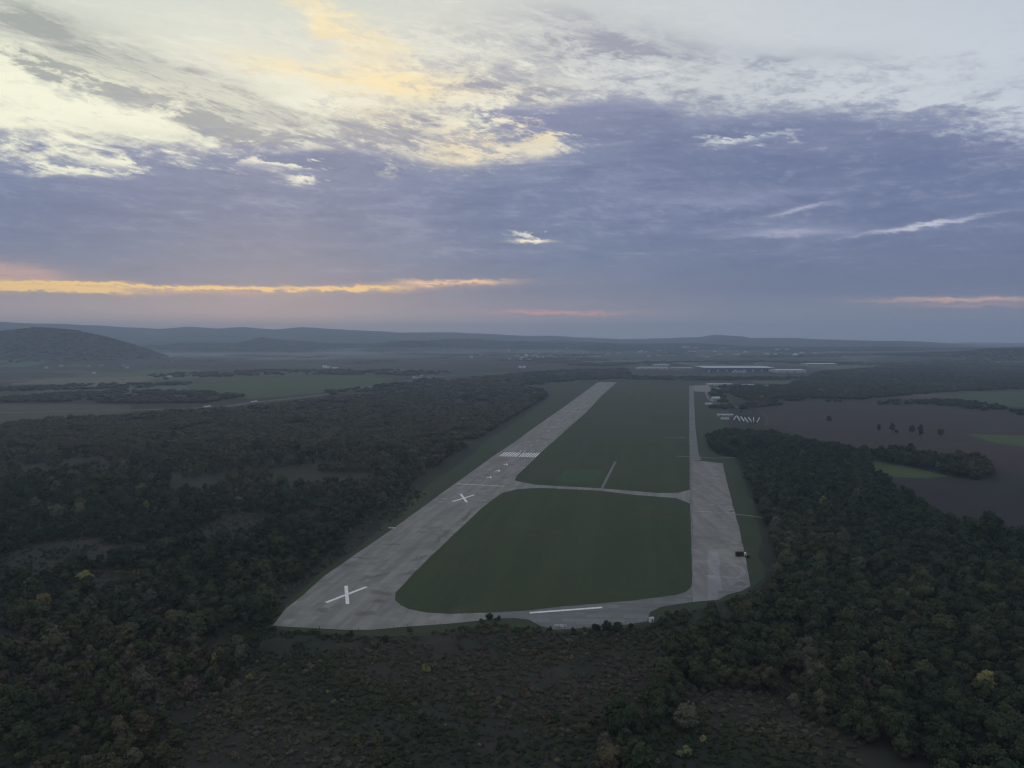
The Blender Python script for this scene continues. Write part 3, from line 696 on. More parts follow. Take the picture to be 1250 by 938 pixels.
x, y = G(913.3, 680.5); vehicle('van', x, y, 75, 'dark van with a pale front parked right of the dark lorry', 'dark_metal', None, .08, 5.4, 2.1, 'van')
x, y = G(893.5, 624.5); vehicle('car', x, y, 10, 'pale car parked at the apron edge where two slabs meet', 'wall_pale', None, .27, 4.6, 1.9, 'car')
# white board on posts beside the runway
x, y = G(478.3, 646); e = empty('marker_board', (x, y, .05), R(-8), 'low white marker board on the grass left of the runway', 'sign')
for s in (-1, 1):
    MB().box(s * 1.7, 0, .5, 2.9, .15, 1.1).build('panel', M['white_metal'], e)
    for k in (-1, 1): MB().box(s * 1.7 + k * 1.0, .14, 0, .14, .12, 1.5).build('post', M['dark_metal'], e)
# white hut by the taxiway
x, y = G(795, 759.5); e = empty('utility_hut', (x, y, .05), R(12), 'small white hut at the bushy corner of the taxiway', 'hut')
MB().box(0, 0, 0, 2.4, 2.2, 2.5).build('wall', M['white_metal'], e)
MB().gable(0, 0, 2.5, 2.4, 2.2, .6, .25).build('roof', M['roof_pale'], e)
MB().box(.3, -1.13, 0, .9, .08, 1.9).build('door', M['roof_grey'], e)
# rubble pile
x, y = G(684, 765.5); rb = random.Random(4)
b = MB()
for k in range(46):
    rr = rb.random() ** .6; a = rb.uniform(0, 6.28); s = rb.uniform(.35, 1.3)
    b.box(rr * 3.6 * math.cos(a), rr * 2.0 * math.sin(a), (1 - rr) * rb.uniform(0, 1.1), s * 1.3, s, s * .6, rb.uniform(.6, .95), rb.uniform(0, 3))
o = b.build('rubble_pile', M['rubble']); o.location = (x, y, .2); tag(o, 'heap of pale broken concrete on the bulge of the taxiway', 'rubble')
# edge posts along the near end of the runway
for k, (px, py) in enumerate(((390, 769), (438, 771), (480, 768), (497, 766.5))):
    x, y = G(px, py); e = empty('edge_post', (x, y, 0), 0, ['leftmost thin dark post at the near end of the runway', 'thin dark post below the big white X', 'third thin dark post from the left at the near runway end', 'rightmost thin dark post at the near end of the runway'][k], 'post', 'thin posts along the near end of the runway')
    MB().box(0, 0, 0, .16, .16, 2.6).build('post', M['dark_metal'], e); MB().box(0, 0, 2.6, .36, .36, .3).build('lamp_head', M['wall_pale'], e)

# ------------------------------------------------------------------ trees
def crown_mesh(seed, shape):
    """a lumpy foliage core wrapped in leaf clumps; about 10 m high tree with unit radius 1 scaled later"""
    r = random.Random(seed); V0, F0 = [], []
    hh, rad = shape['h'], shape['r']                     # crown height and radius in metres, base at shape['b']
    lobes = []
    for k in range(shape['n']):
        t = (k + .5) / shape['n']; a = k * 2.4 + r.uniform(-.5, .5)
        zz = shape['b'] + hh * (.16 + .70 * t); prof = math.sin(math.pi * min(1, (.22 + .72 * t) ** shape['p'])) ** .7
        d = rad * .58 * prof * r.uniform(.55, 1.05)
        lobes.append((Vector((d * 1.12 * math.cos(a), d * r.uniform(.8, 1.15) * math.sin(a), zz + r.uniform(-.7, .9))), rad * r.choice((.24, .32, .42, .54)) * r.uniform(.85, 1.15) * (.6 + .5 * prof)))
    for c, s in lobes:                                   # cores
        bm = bmesh.new(); bmesh.ops.create_icosphere(bm, subdivisions=2, radius=1)
        n0 = len(V0)
        for v in bm.verts:
            p = v.co.copy(); k = s * .86 * (1 + .28 * noise.noise(p * 1.7 + c))
            V0.append(tuple(c + Vector((p.x * k, p.y * k, p.z * k * .85))))
        F0 += [tuple(n0 + v.index for v in f.verts) for f in bm.faces]; bm.free()
    for k in range(shape['leaf']):                       # leaf clumps
        c, s = r.choice(lobes)
        while True:
            d = Vector((r.gauss(0, 1), r.gauss(0, 1), r.gauss(.25, 1)))
            if d.length > .1: break
        d.normalize(); q = c + Vector((d.x, d.y, d.z * .85)) * s * r.choice((r.uniform(.8, 1.1), r.uniform(.95, 1.38)))
        n = (d + Vector((r.uniform(-.9, .9), r.uniform(-.9, .9), r.uniform(-.3, .9)))).normalized()
        t = n.orthogonal().normalized(); b = n.cross(t); a = r.uniform(0, 6.28); t, b = t * math.cos(a) + b * math.sin(a), b * math.cos(a) - t * math.sin(a)
        z = r.uniform(.22, .52) * shape.get('ls', 1); n0 = len(V0)
        V0 += [tuple(q - t * z - b * z * .6), tuple(q + t * z * .9 - b * z * .8), tuple(q + t * z * 1.1 + b * z * .7 + n * z * .3), tuple(q - t * z * .7 + b * z)]
        F0.append((n0, n0 + 1, n0 + 2, n0 + 3))
    me = bpy.data.meshes.new('crown'); me.from_pydata(V0, [], F0); me.materials.append(M['foliage']); return me
def trunk_mesh(seed, h, r0, top):
    r = random.Random(seed); bm = bmesh.new()
    def limb(p0, p1, ra, rb_, n=7, seg=3):
        prev = None; ax = (p1 - p0).normalized(); t = ax.orthogonal().normalized(); b = ax.cross(t)
        for s in range(seg + 1):
            c = p0.lerp(p1, s / seg) + Vector((r.uniform(-.08, .08), r.uniform(-.08, .08), 0)) * (s > 0); q = ra + (rb_ - ra) * s / seg
            ring = [bm.verts.new(c + (t * math.cos(6.2832 * k / n) + b * math.sin(6.2832 * k / n)) * q) for k in range(n)]
            if prev: [bm.faces.new((prev[k], prev[(k + 1) % n], ring[(k + 1) % n], ring[k])) for k in range(n)]
            prev = ring
    T = Vector((r.uniform(-.3, .3), r.uniform(-.3, .3), h)); limb(Vector((0, 0, -.3)), T, r0, r0 * .45, 8, 4)
    for k in range(5):
        a = k * 1.3 + r.uniform(-.3, .3); z = h * r.uniform(.45, .9); s = Vector((0, 0, z)); d = top * r.uniform(.4, .62)
        limb(s, s + Vector((math.cos(a) * d, math.sin(a) * d, d * .8)), r0 * .4, r0 * .12, 5, 2)
    me = bpy.data.meshes.new('trunk'); bm.to_mesh(me); bm.free(); me.materials.append(M['bark']); return me
SHAPES = [dict(h=8.0, r=4.4, b=2.0, n=14, p=1.0, leaf=1250), dict(h=7.0, r=5.0, b=2.0, n=16, p=.9, leaf=1250), dict(h=9.5, r=3.8, b=2.2, n=14, p=1.1, leaf=1050),
          dict(h=6.2, r=4.2, b=1.4, n=12, p=.9, leaf=1000), dict(h=8.8, r=4.9, b=2.2, n=18, p=1.0, leaf=1500), dict(h=10.5, r=2.5, b=1.5, n=11, p=.8, leaf=800)]
KIND = ['round', 'broad', 'tall', 'low', 'spreading', 'slender']
CM = [crown_mesh(40 + k, s) for k, s in enumerate(SHAPES)]
TM = [trunk_mesh(60 + k, s['b'] + s['h'] * .45, .28, s['r']) for k, s in enumerate(SHAPES)]
SM = crown_mesh(90, dict(h=2.6, r=1.7, b=-.2, n=6, p=.8, leaf=420, ls=.7))     # a bush
STM = trunk_mesh(91, 1.2, .09, 1.2)

def inside(pt, poly):
    x, y = pt; c = False; n = len(poly)
    for i_ in range(n):
        x1, y1 = poly[i_]; x2, y2 = poly[i_ - 1]
        if (y1 > y) != (y2 > y) and x < (x2 - x1) * (y - y1) / (y2 - y1) + x1: c = not c
    return c
def g_poly(px): return [G(*p) for p in px]
# wooded areas as outlines on the ground: (outline, density, tint bias)
W_LEFT = g_poly([(-330, 1150), (-330, 522), (0, 519), (80, 512), (160, 510), (205, 503), (250, 502), (330, 496), (400, 488), (480, 479), (560, 471), (620, 468), (662, 477), (668, 484), (655, 492), (630, 505), (596, 528), (566, 548),
                 (535, 568), (505, 590), (480, 612), (458, 628), (420, 655), (385, 690), (352, 720), (334, 742), (322, 775), (305, 815), (280, 850), (235, 890), (200, 940), (150, 1150)])
W_LEFT_DENSE = g_poly([(-330, 640), (-330, 522), (0, 519), (160, 510), (330, 496), (480, 479), (620, 468), (662, 477), (655, 492), (596, 528), (535, 568), (480, 605), (300, 620), (100, 640)])
W_RIGHT = g_poly([(905, 560), (880, 556), (866, 548), (864, 535), (885, 528), (940, 530), (985, 540), (1030, 550), (1062, 560), (1060, 578), (1085, 592), (1120, 620), (1160, 640), (1215, 652), (1270, 668), (1700, 760), (1700, 1200),
                  (820, 1200), (720, 938), (735, 895), (790, 850), (815, 810), (828, 786), (850, 772), (890, 762), (926, 745), (948, 716), (950, 690), (940, 650), (926, 622), (915, 590)])
W_HEDGE = g_poly([(1058, 556), (1090, 551), (1140, 560), (1190, 560), (1212, 574), (1208, 588), (1165, 582), (1120, 572), (1080, 566)])
W_TOWER = g_poly([(872, 474), (890, 470), (884, 486), (895, 500), (905, 506), (880, 508), (866, 500), (880, 494), (866, 483)])
W_FAR = g_poly([(888, 480), (896, 472), (960, 472), (1000, 455), (1100, 447), (1250, 440), (1600, 438), (1600, 472), (1250, 475), (1150, 479), (1050, 488), (960, 486), (920, 492)])
W_ROW = g_poly([(900, 496), (960, 488), (1050, 492), (1160, 489), (1200, 494), (1250, 500), (1500, 512), (1500, 520), (1250, 508), (1195, 501), (1120, 494), (1040, 495), (960, 494), (905, 500)])
W_MID = g_poly([(500, 476), (560, 464), (640, 456), (700, 450), (780, 451), (780, 455), (1000, 457), (960, 463), (860, 464), (745, 463), (690, 466), (660, 470), (600, 470)])
W_MID = g_poly([(500, 476), (560, 464), (640, 456), (700, 452), (765, 451), (772, 460), (860, 461.5), (1000, 461), (960, 464), (860, 465), (745, 463), (690, 466), (660, 470), (600, 470)])
W_BACK = g_poly([(690, 446), (780, 442), (930, 441), (1040, 443), (1030, 445), (860, 442.5), (780, 444.5), (740, 448)])
W_LB1 = g_poly([(-260, 492), (0, 487), (60, 482), (150, 477), (260, 479), (300, 484), (250, 492), (165, 493), (60, 491), (-260, 496)])
W_LB2 = g_poly([(-260, 478), (0, 474), (120, 470), (230, 468), (235, 472), (100, 476), (-100, 481)])
W_LB3 = g_poly([(180, 458), (330, 452), (500, 452), (560, 455), (500, 459), (430, 458), (330, 458), (200, 464)])
W_LB4 = g_poly([(400, 479), (470, 470), (535, 462), (560, 466), (500, 474), (440, 482), (405, 484)])
WOODS = [(W_LEFT, .74, 0), (W_LEFT_DENSE, .88, 0), (W_RIGHT, .91, .05), (W_HEDGE, .9, -.1), (W_TOWER, .4, 0), (W_FAR, .9, -.05), (W_ROW, .45, 0), (W_MID, .8, 0), (W_BACK, .6, 0), (W_LB1, .75, 0), (W_LB2, .5, 0), (W_LB3, .45, 0), (W_LB4, .5, 0)]
boxes = [(min(p[0] for p in w[0]), max(p[0] for p in w[0]), min(p[1] for p in w[0]), max(p[1] for p in w[0])) for w in WOODS]
# ground that must stay clear: pavement, road, sheds
CLEAR = [g_poly(RWY), g_poly([(845, 560), (882, 562), (897, 612), (908, 645), (916, 684), (921, 720), (888, 730), (845, 738)]), g_poly([(866, 524), (945, 524), (945, 500), (866, 500)]), g_poly([(848, 850), (900, 842), (945, 852), (1000, 888), (1080, 915), (1150, 960), (1150, 1250), (770, 1250), (795, 900)]),
         g_poly([(1035, 704), (1120, 708), (1245, 722), (1245, 730), (1120, 716), (1035, 710)])]
tr = random.Random(11)
def nz(x, y, s, o=0): return noise.noise(Vector((x * s, y * s, o)))
def tint_at(x, y, r):
    k = nz(x, y, .004, 5) + nz(x, y, .02, 9) * .6 + r.gauss(0, .28)
    if x < 50 and y > 720 and r.random() < .75 * min(1, (y - 720) / 400): return .5 + .05 * r.gauss(0, 1)
    if k > .78: return r.uniform(.50, .64)               # brown
    if k > .48: return r.uniform(.34, .5)
    if k < -.55: return r.uniform(.0, .08)
    q = r.random()
    if q < .003: return r.uniform(.68, .74)              # yellow
    if q < .012: return r.uniform(.93, 1.0)              # grey green
    return max(0, min(.45, .2 + k * .3))
trees = []                                               # x, y, scale, kind, tint
cell = {}
def free(x, y, rad):
    cx, cy = int(x // 16), int(y // 16)
    for a in (-1, 0, 1):
        for b_ in (-1, 0, 1):
            for (qx, qy, qr) in cell.get((cx + a, cy + b_), ()):
                if (qx - x) ** 2 + (qy - y) ** 2 < ((rad + qr) * .60) ** 2: return False
    return True
def add_tree(x, y, sc, k, t, special=None):
    trees.append([x, y, sc, k, t, special]); cell.setdefault((int(x // 16), int(y // 16)), []).append((x, y, SHAPES[k]['r'] * sc))
# trees one can tell apart in the photograph: base pixel, crown scale, shape, tint, label
SPEC = [((312, 768), 1.9, 1, .02, 'big dark tree right beside the left end corner of the runway'),
        ((38, 724), 1.15, 3, .80, 'yellow tree near the left edge, left one of the two brightest'),
        ((103, 716), 1.15, 0, .78, 'yellow tree near the left edge, right one of the two brightest'),
        ((54, 742), 1.1, 3, .72, 'dull yellow bushy tree below the two bright yellow ones'),
        ((1203, 850), 1.2, 2, .79, 'yellow tree glowing alone in the wood at bottom right'),
        ((262, 815), .8, 5, .72, 'slender yellowish tree at the ragged edge of the left wood'),
        ((155, 790), 1.35, 1, .42, 'broad olive tree standing above its neighbours in the left wood'),
        ((240, 790), 1.45, 0, .2, 'large round green tree in the left wood, a little below the runway corner'),
        ((183, 745), 1.1, 0, 1.0, 'pale grey-green round tree in the left wood'),
        ((598, 757), .55, 3, .05, 'small dark tree alone at the taxiway edge below the grass field'),
        ((727, 771), .62, 3, .08, 'left one of the dark bushy trees on the taxiway bulge'),
        ((741, 772), .72, 0, .1, 'middle one of the dark bushy trees on the taxiway bulge'),
        ((754, 770), .72, 3, .05, 'right one of the dark bushy trees on the taxiway bulge'),
        ((889, 740), .55, 3, .05, 'dark tree overlapping the lower edge of the apron'),
        ((1073, 528), 1.5, 5, .05, 'slender dark tree alone in the ploughed field, left of the pair'),
        ((1089, 528), 1.7, 5, .05, 'tall slender tree in ploughed field, left of the field row'),
        ((1094, 529), .9, 3, .1, 'low bushy tree at the foot of a slender one in the ploughed field'),
        ((1113, 529), 1.2, 0, .1, 'round tree in the middle of the row in the ploughed field'),
        ((1124, 535), 1.9, 5, .05, 'tallest slender tree at the right end of the field row'),
        ((1148, 533), 1.2, 1, .2, 'broad tree alone in the field right of the slender row'),
        ((1012, 515), 1.2, 0, .1, 'single round tree at the left part of the ploughed field'),
        ((836, 892), 1.3, 1, .5, 'brownish broad tree low in the middle of the bottom wood'),
        ((820, 815), 1.5, 0, .3, 'large round tree at the left corner of the right wood'),
        ((952, 800), 1.5, 0, .35, 'large pale-topped tree inside the right wood below the apron'),
        ((740, 945), 1.3, 1, .64, 'rusty brown broad tree at the bottom edge of the photo')]
for (px, py), sc, k, t, lb in SPEC:
    x, y = G(px, py); add_tree(x, y, sc, k, t, lb)
def wood_at(x, y):
    d = 0
    for (poly, dn, tb), bx in zip(WOODS, boxes):
        if bx[0] <= x <= bx[1] and bx[2] <= y <= bx[3] and inside((x, y), poly): d = max(d, dn)
    return d
def blocked(x, y, pad=0):
    return any(inside((x, y), c) for c in CLEAR)
def scatter(Z0, Z1, s, smin, smax, chance=1.0, big=False):
    z = Z0
    while z < Z1:
        st = s if s else z * .0064
        w = z * .80 + 30; x = -w
        while x < w:
            qx, qy = x + tr.uniform(-.5, .5) * st, z + tr.uniform(-.5, .5) * st
            x += st
            if tr.random() > chance: continue
            d = wood_at(qx, qy)
            if d == 0: continue
            if d < .9:
                thin = nz(qx, qy, .018, 2) + nz(qx, qy, .006, 4)
                if thin < .30 - d * .75: continue
            if tr.random() > d + .05: continue
            if blocked(qx, qy): continue
            if s: sc = tr.uniform(smin, smax) * (1 + .25 * nz(qx, qy, .01, 7))
            else: sc = st / 5.2 * tr.uniform(.75, 1.15)
            if s and not s > 15: 
                if qx < 60: sc *= (.66 if qy < 700 else .60) * tr.choice((.8, 1, 1, 1.3))
            else: sc *= tr.choice((.6, .75, .85, .98))
            k = tr.choices(range(6), (5, 4, 3, 4, 4, 1.2))[0]
            if s and not free(qx, qy, SHAPES[k]['r'] * sc): continue
            if s: add_tree(qx, qy, sc, k, tint_at(qx, qy, tr))
            else: trees.append([qx, qy, sc, tr.choice((0, 1, 3, 4)), tint_at(qx, qy, tr), None])
        z += st
scatter(240, 1150, 23, 1.45, 2.0, .75)
scatter(240, 700, 9.5, 1.0, 1.45)
scatter(240, 700, 5.4, .5, .95, .9)
scatter(700, 1150, 8.5, .8, 1.35)
scatter(1150, 5600, None, 0, 0)
print('trees', len(trees))

# the ones that show largest become things of their own
def visible(t):
    px, py = P(t[0], t[1], (SHAPES[t[3]]['b'] + SHAPES[t[3]]['h'] * .5) * t[2])
    return 4 < px < 1246 and py < 934
scored = sorted((t for t in trees if t[5] is None and t[1] < 1150 and visible(t)), key=lambda t: -SHAPES[t[3]]['r'] * t[2] / math.hypot(t[0], t[1]))
single = [t for t in trees if t[5]] + scored[:298 - len(SPEC)]
sid = {id(t) for t in single}
TG = 'single trees rising out of the woods'
def colour_word(t):
    return ('yellow' if .69 < t < .88 else 'grey-green' if t >= .88 else 'rusty brown' if t > .56 else 'brown-green' if t > .46 else 'olive' if t > .30 else 'green' if t > .12 else 'dark green')
def place_word(px, py):
    if px < 420: a = 'left wood'
    elif px > 700: a = 'right wood'
    else: a = 'middle scrub'
    col = 0
    ref = [((60, 720), 'the two bright yellow trees'), ((312, 745), 'the big dark tree at the runway corner'), ((0, 620), 'the left photo edge'), ((0, 900), 'the bottom left corner'), ((160, 620), 'the upper part of the left wood'),
           ((130, 870), 'the bottom edge on the left'), ((250, 860), 'the lower edge of the left wood'), ((400, 670), 'the left side of the runway'), ((200, 700), 'the centre of the left wood'),
           ((915, 690), 'the lower corner of the apron'), ((900, 600), 'the upper right side of the apron'), ((1000, 640), 'the middle of the right wood top'), ((1150, 640), 'the dark ploughed field'), ((1203, 830), 'the lone yellow tree at bottom right'),
           ((1250, 740), 'the right photo edge'), ((1250, 930), 'the bottom right corner'), ((1050, 900), 'the bottom edge on the right'), ((850, 900), 'the left tip of the right wood'), ((1050, 760), 'the centre of the right wood'), ((740, 930), 'the rusty tree at the bottom edge'), ((820, 800), 'the corner of the right wood')]
    d = sorted(((px - r[0][0]) ** 2 + (py - r[0][1]) ** 2, r) for r in ref)[0][1]
    ddx, ddy = px - d[0][0], py - d[0][1]
    if abs(ddx) < 14 and abs(ddy) < 14: w = 'at'
    elif abs(ddx) > abs(ddy) * 1.6: w = 'right of' if ddx > 0 else 'left of'
    elif abs(ddy) > abs(ddx) * 1.6: w = 'below' if ddy > 0 else 'above'
    else: w = ('below' if ddy > 0 else 'above')
    if w in ('below', 'above') and abs(ddx) >= 14: w += ' and ' + ('right' if ddx > 0 else 'left') + ' of'
    return w, d[1]
cand = {}
for t in single:
    if t[5]: continue
    px, py = P(t[0], t[1], SHAPES[t[3]]['h'] * .6 * t[2]); w, ref = place_word(px, py)
    cand.setdefault((colour_word(t[4]), KIND[t[3]], w, ref), []).append((px, t))
ORD = ['leftmost', 'second', 'third', 'fourth', 'fifth', 'sixth', 'seventh', 'eighth', 'ninth', 'tenth']
for (cw, kw, w, ref), l in cand.items():
    l.sort(key=lambda q: q[0])
    for k, (_, t) in enumerate(l):
        if len(l) == 1: t[5] = f'{cw} {kw} tree {w} {ref}'
        elif len(l) == 2: t[5] = f'{"left" if k == 0 else "right"} one of two {cw} {kw} trees {w} {ref}'
        elif k == len(l) - 1: t[5] = f'rightmost {cw} {kw} tree {w} {ref}'
        else: t[5] = f'{ORD[min(k, 9)]} {cw} {kw} tree {w} {ref}' + (' from left' if k else '')
        ws = t[5].split()
        while len(ws) > 15 and 'the' in ws: ws.remove('the')
        while len(ws) > 16: ws.remove('and') if 'and' in ws else ws.pop(0)
        t[5] = ' '.join(ws)
first = None
for t in single:
    x, y, sc, k, ti, lb = t
    e = empty('tree', (x, y, 0), tr.uniform(0, 6.28), lb, 'tree', TG); s = sc; e.scale = (s * (1 + .14 * math.sin(x * 3)), s * (1 - .14 * math.sin(x * 3)), s * (1 + .12 * math.sin(x)))
    cr = bpy.data.objects.new('crown', CM[k]); C.objects.link(cr); cr.parent = e; cr['tint'] = float(ti)
    tk = bpy.data.objects.new('trunk', TM[k]); C.objects.link(tk); tk.parent = e

# ---- everything else: one mass of woodland, one of scrub, instanced on points
def points_object(name, rows, protos, kindm):
    """rows: x, y, z, scale, proto index, tint"""
    me = bpy.data.meshes.new(name); me.from_pydata([(r[0], r[1], r[2]) for r in rows], [], [])
    for an, ty in (('psize', 'FLOAT'), ('pidx', 'INT'), ('tint', 'FLOAT'), ('prot', 'FLOAT'), ('pflat', 'FLOAT')): me.attributes.new(an, ty, 'POINT')
    me.attributes['psize'].data.foreach_set('value', [r[3] for r in rows]); me.attributes['pidx'].data.foreach_set('value', [r[4] for r in rows])
    me.attributes['tint'].data.foreach_set('value', [r[5] for r in rows]); me.attributes['prot'].data.foreach_set('value', [tr.uniform(0, 6.28) for _ in rows])
    me.attributes['pflat'].data.foreach_set('value', [r[3] * r[6] for r in rows])
    o = bpy.data.objects.new(name, me); C.objects.link(o); tag(o, kind='stuff')
    ng = bpy.data.node_groups.new(name + '_spread', 'GeometryNodeTree')
    ng.interface.new_socket('Geometry', in_out='INPUT', socket_type='NodeSocketGeometry'); ng.interface.new_socket('Geometry', in_out='OUTPUT', socket_type='NodeSocketGeometry')
    N = ng.nodes.new; L = ng.links.new
    gi, go = N('NodeGroupInput'), N('NodeGroupOutput'); iop = N('GeometryNodeInstanceOnPoints'); jn = N('GeometryNodeJoinGeometry')
    for cobj, tobj in reversed(protos):
        a = N('GeometryNodeObjectInfo'); a.inputs['Object'].default_value = cobj; a.transform_space = 'ORIGINAL'
        b = N('GeometryNodeObjectInfo'); b.inputs['Object'].default_value = tobj; b.transform_space = 'ORIGINAL'
        jj = N('GeometryNodeJoinGeometry'); L(a.outputs['Geometry'], jj.inputs[0]); L(b.outputs['Geometry'], jj.inputs[0])
        g = N('GeometryNodeGeometryToInstance'); L(jj.outputs[0], g.inputs[0]); L(g.outputs[0], jn.inputs[0])
    def at(an, ty='FLOAT'):
        n = N('GeometryNodeInputNamedAttribute'); n.data_type = ty; n.inputs['Name'].default_value = an; return n.outputs['Attribute']
    L(gi.outputs[0], iop.inputs['Points']); L(jn.outputs[0], iop.inputs['Instance']); iop.inputs['Pick Instance'].default_value = True
    L(at('pidx', 'INT'), iop.inputs['Instance Index'])
    cx_ = N('ShaderNodeCombineXYZ'); L(at('prot'), cx_.inputs[2]); L(cx_.outputs[0], iop.inputs['Rotation'])
    cs = N('ShaderNodeCombineXYZ'); ps = at('psize'); L(ps, cs.inputs[0]); L(ps, cs.inputs[1]); L(at('pflat'), cs.inputs[2]); L(cs.outputs[0], iop.inputs['Scale'])
    L(iop.outputs[0], go.inputs[0]); md = o.modifiers.new('spread', 'NODES'); md.node_group = ng
    return o
protos = []
for k in range(6):
    src = next(o for o in C.objects if o.type == 'MESH' and o.data == CM[k]); srt = next(o for o in C.objects if o.type == 'MESH' and o.data == TM[k]); protos.append((src, srt))
rows = [(t[0], t[1], 0.0, t[2], t[3], t[4], tr.uniform(.85, 1.1) * (1 if t[1] < 1150 else min(1, .8 / t[2]))) for t in trees if id(t) not in sid]
points_object('woodland', rows, protos, 'stuff')

# far wooded slopes and belts beyond the plain
fr = random.Random(5); far = []
for _ in range(42000):
    a = fr.uniform(-36, 36); r_ = math.sqrt(fr.uniform(4600 ** 2, 9200 ** 2)); x, y = r_ * math.sin(R(a)), r_ * math.cos(R(a))
    hz = float(ground_h(x, y)) if False else None
    far.append((x, y, r_, a))
FX = np.array([f[0] for f in far]); FY = np.array([f[1] for f in far]); FH = ground_h(FX, FY)
frows = []
for (x, y, r_, a), h in zip(far, FH):
    wd = nz(x, y, .0016, 12) + nz(x, y, .005, 13) * .5
    if h > 24 or wd > .22: frows.append((x, y, float(h) - 1.5, r_ / 1300 * fr.uniform(.5, .8), fr.choice((0, 1, 3, 4)), tint_at(x, y, fr), .16))
points_object('far_woods', frows, protos, 'stuff')

# bushes
br = random.Random(31)
bush_home = empty('bush', (*G(470, 783), 0), 0, 'dark low bush below the near end of the runway, under the big white X', 'bush', 'single bushes around the airfield'); bush_home.scale = (1.3, 1.3, 1.2)
bc = bpy.data.objects.new('foliage', SM); C.objects.link(bc); bc.parent = bush_home; bc['tint'] = .1
bt = bpy.data.objects.new('stem', STM); C.objects.link(bt); bt.parent = bush_home
BS = [((905, 503), 1.2, .1, 'dark bush right of the pale sheds'), ((893, 737), 1.6, .05, 'dark bush at the lower apron edge beside the dark tree'), ((770, 768), 1.2, .05, 'small dark bush right of the dark trees on the taxiway bulge'),
      ((700, 771), .9, .2, 'small bush just right of the broken concrete heap'), ((712, 771), 1.0, .15, 'small bush left of the dark trees on the taxiway bulge'), ((671, 770), .9, .1, 'small bush just left of the broken concrete heap'),
      ((806, 762), 1.6, .05, 'dark bush just right of the small white hut'), ((816, 754), 1.6, .15, 'dark bush up and right of the small white hut'), ((608, 757), 1.0, .1, 'low bush right of the lone small dark tree'),
      ((588, 760), .9, .2, 'low bush left of the lone small dark tree'), ((500, 771), .9, .1, 'low bush on the turf at the rightmost thin post'), ((428, 776), 1.1, .05, 'low dark bush under the second thin post'),
      ((520, 820), 1.4, .72, 'yellowish bush in the dark scrub below the runway end'), ((668, 880), 1.5, .6, 'rusty bush in the middle of the bottom scrub'), ((640, 850), 1.4, .62, 'rusty bush up and left of its rusty neighbour in the scrub'),
      ((305, 830), 1.3, .75, 'yellow bush at the right edge of the left wood')]
for (px, py), s, ti, lb in BS:
    x, y = G(px, py); e = empty('bush', (x, y, 0), br.uniform(0, 6), lb, 'bush', 'single bushes around the airfield'); e.scale = (s, s, s * .9)
    q = bc.copy(); C.objects.link(q); q.parent = e; q['tint'] = ti; q = bt.copy(); C.objects.link(q); q.parent = e
SCR = [(g_poly([(170, 1100), (210, 900), (290, 800), (318, 765), (345, 770), (470, 778), (600, 762), (650, 766), (680, 774), (790, 766), (830, 745), (850, 745), (830, 790), (800, 850), (740, 900), (740, 1100)]), .78, 0),
       (g_poly([(352, 728), (392, 698), (430, 672), (478, 640), (520, 604), (500, 590), (440, 640), (380, 690), (330, 745)]), .6, 0),
       (g_poly([(-300, 1150), (-300, 600), (300, 600), (480, 600), (350, 720), (320, 790), (250, 900), (200, 1150)]), .55, 0),
       (g_poly([(770, 1100), (795, 900), (848, 845), (900, 838), (945, 850), (1000, 885), (1080, 912), (1150, 960), (1150, 1100)]), .6, 0), (W_RIGHT, .4, 0)]
sb = [(min(p[0] for p in w[0]), max(p[0] for p in w[0]), min(p[1] for p in w[0]), max(p[1] for p in w[0])) for w in SCR]
srow = []
z = 230.0
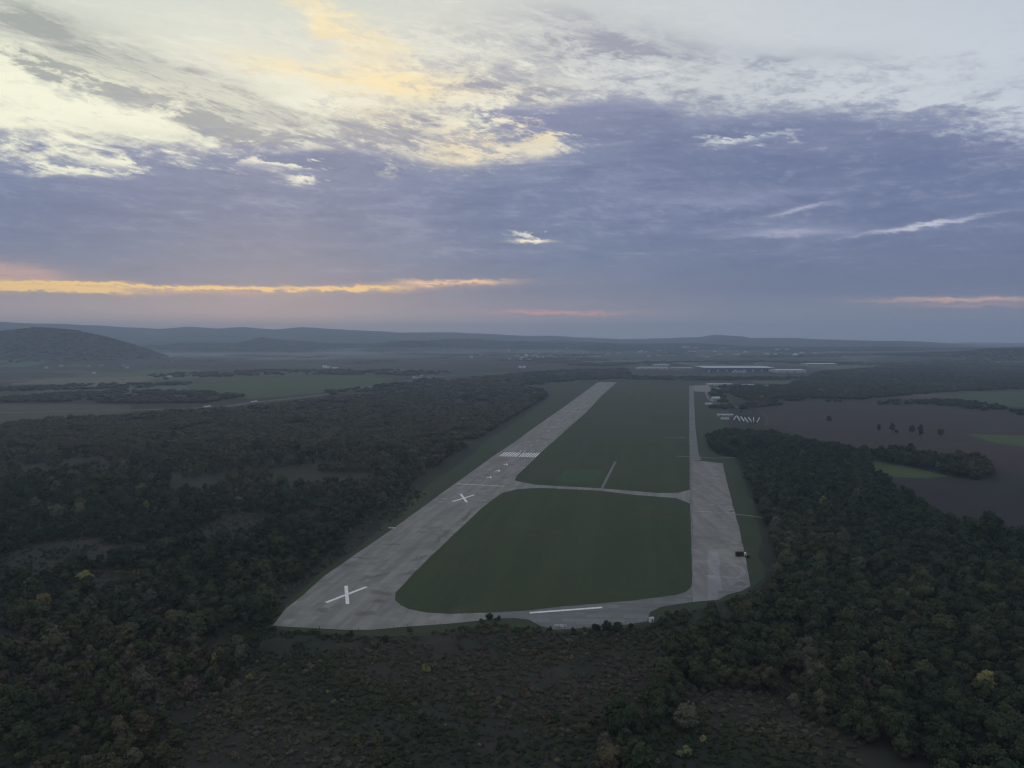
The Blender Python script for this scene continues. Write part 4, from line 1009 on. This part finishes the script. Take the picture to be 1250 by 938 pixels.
while z < 900:
    st = 2.6 if z < 480 else 4.2; w = z * .74 + 20; x = -w
    while x < w:
        qx, qy = x + br.uniform(-.7, .7) * st, z + br.uniform(-.7, .7) * st; x += st
        d = 0
        for (poly, dn, _), bx in zip(SCR, sb):
            if bx[0] <= qx <= bx[1] and bx[2] <= qy <= bx[3] and inside((qx, qy), poly): d = max(d, dn); break
        if not d: continue
        n1 = nz(qx, qy, .03, 20) + nz(qx, qy, .1, 21) * .6
        if n1 < .30 - d or br.random() > .86 or any(inside((qx, qy), c) for c in CLEAR[:2]): continue
        k2 = nz(qx, qy, .012, 30) + br.gauss(0, .16)
        ppx, ppy = P(qx, qy); rust = 0
        if math.exp(-((ppx - 650) / 110) ** 2 - ((ppy - 830) / 60) ** 2) > br.random() * 1.2: rust = 1
        ti = br.uniform(.5, .62) if rust or k2 > .48 else br.uniform(.9, 1) if br.random() < .006 else max(.12, min(.52, .34 + k2 * .5))
        if br.random() < .004: ti = .72
        srow.append((qx, qy, 0.0, br.uniform(.25, .95) * (1 + .5 * n1) * (1.7 if br.random() < .06 else 1), 0, ti, br.uniform(.45, .8)))
    z += st
print('scrub', len(srow), 'far', len(frows))
points_object('scrub', srow, [(bc, bt)], 'stuff')

# ------------------------------------------------------------------ haze: one closed box of thin air
HAZE = 0.9e-4
hb = MB().box(0, 0, -8.0, 46000, 46000, 490).build('haze', None)
m = bpy.data.materials.new('thin_air'); m.use_nodes = True; n = m.node_tree.nodes; n.remove(n['Principled BSDF'])
pv = n.new('ShaderNodeVolumePrincipled'); pv.inputs['Color'].default_value = (.64, .77, 1.0, 1); pv.inputs['Density'].default_value = HAZE; pv.inputs['Anisotropy'].default_value = .45
m.node_tree.links.new(pv.outputs[0], n['Material Output'].inputs['Volume']); hb.data.materials.append(m); tag(hb, kind='stuff')

# thin mist lying in the valley beyond the left plain: low lens-shaped bodies of denser air
mm = bpy.data.materials.new('valley_mist'); mm.use_nodes = True; n = mm.node_tree.nodes; n.remove(n['Principled BSDF'])
pv = n.new('ShaderNodeVolumePrincipled'); pv.inputs['Color'].default_value = (.86, .92, 1.0, 1); pv.inputs['Density'].default_value = 2.6e-4; pv.inputs['Anisotropy'].default_value = .4
mm.node_tree.links.new(pv.outputs[0], n['Material Output'].inputs['Volume'])
for px, py, rx, ry, rz in ((500, 432, 900, 700, 34), (330, 437, 1300, 600, 26), (120, 436, 900, 500, 24), (640, 430, 1100, 700, 24)):
    x, y = G(px, py); bm = bmesh.new(); bmesh.ops.create_icosphere(bm, subdivisions=4, radius=1)
    for v in bm.verts:
        k = 1 + .35 * noise.noise(v.co * 1.6 + Vector((px, 0, 0))); v.co = Vector((v.co.x * rx * k, v.co.y * ry * k, v.co.z * rz * k + rz * .7))
    me = bpy.data.meshes.new('mist'); bm.to_mesh(me); bm.free(); o = link('mist', me, mm); o.location = (x, y, 0); tag(o, kind='stuff')
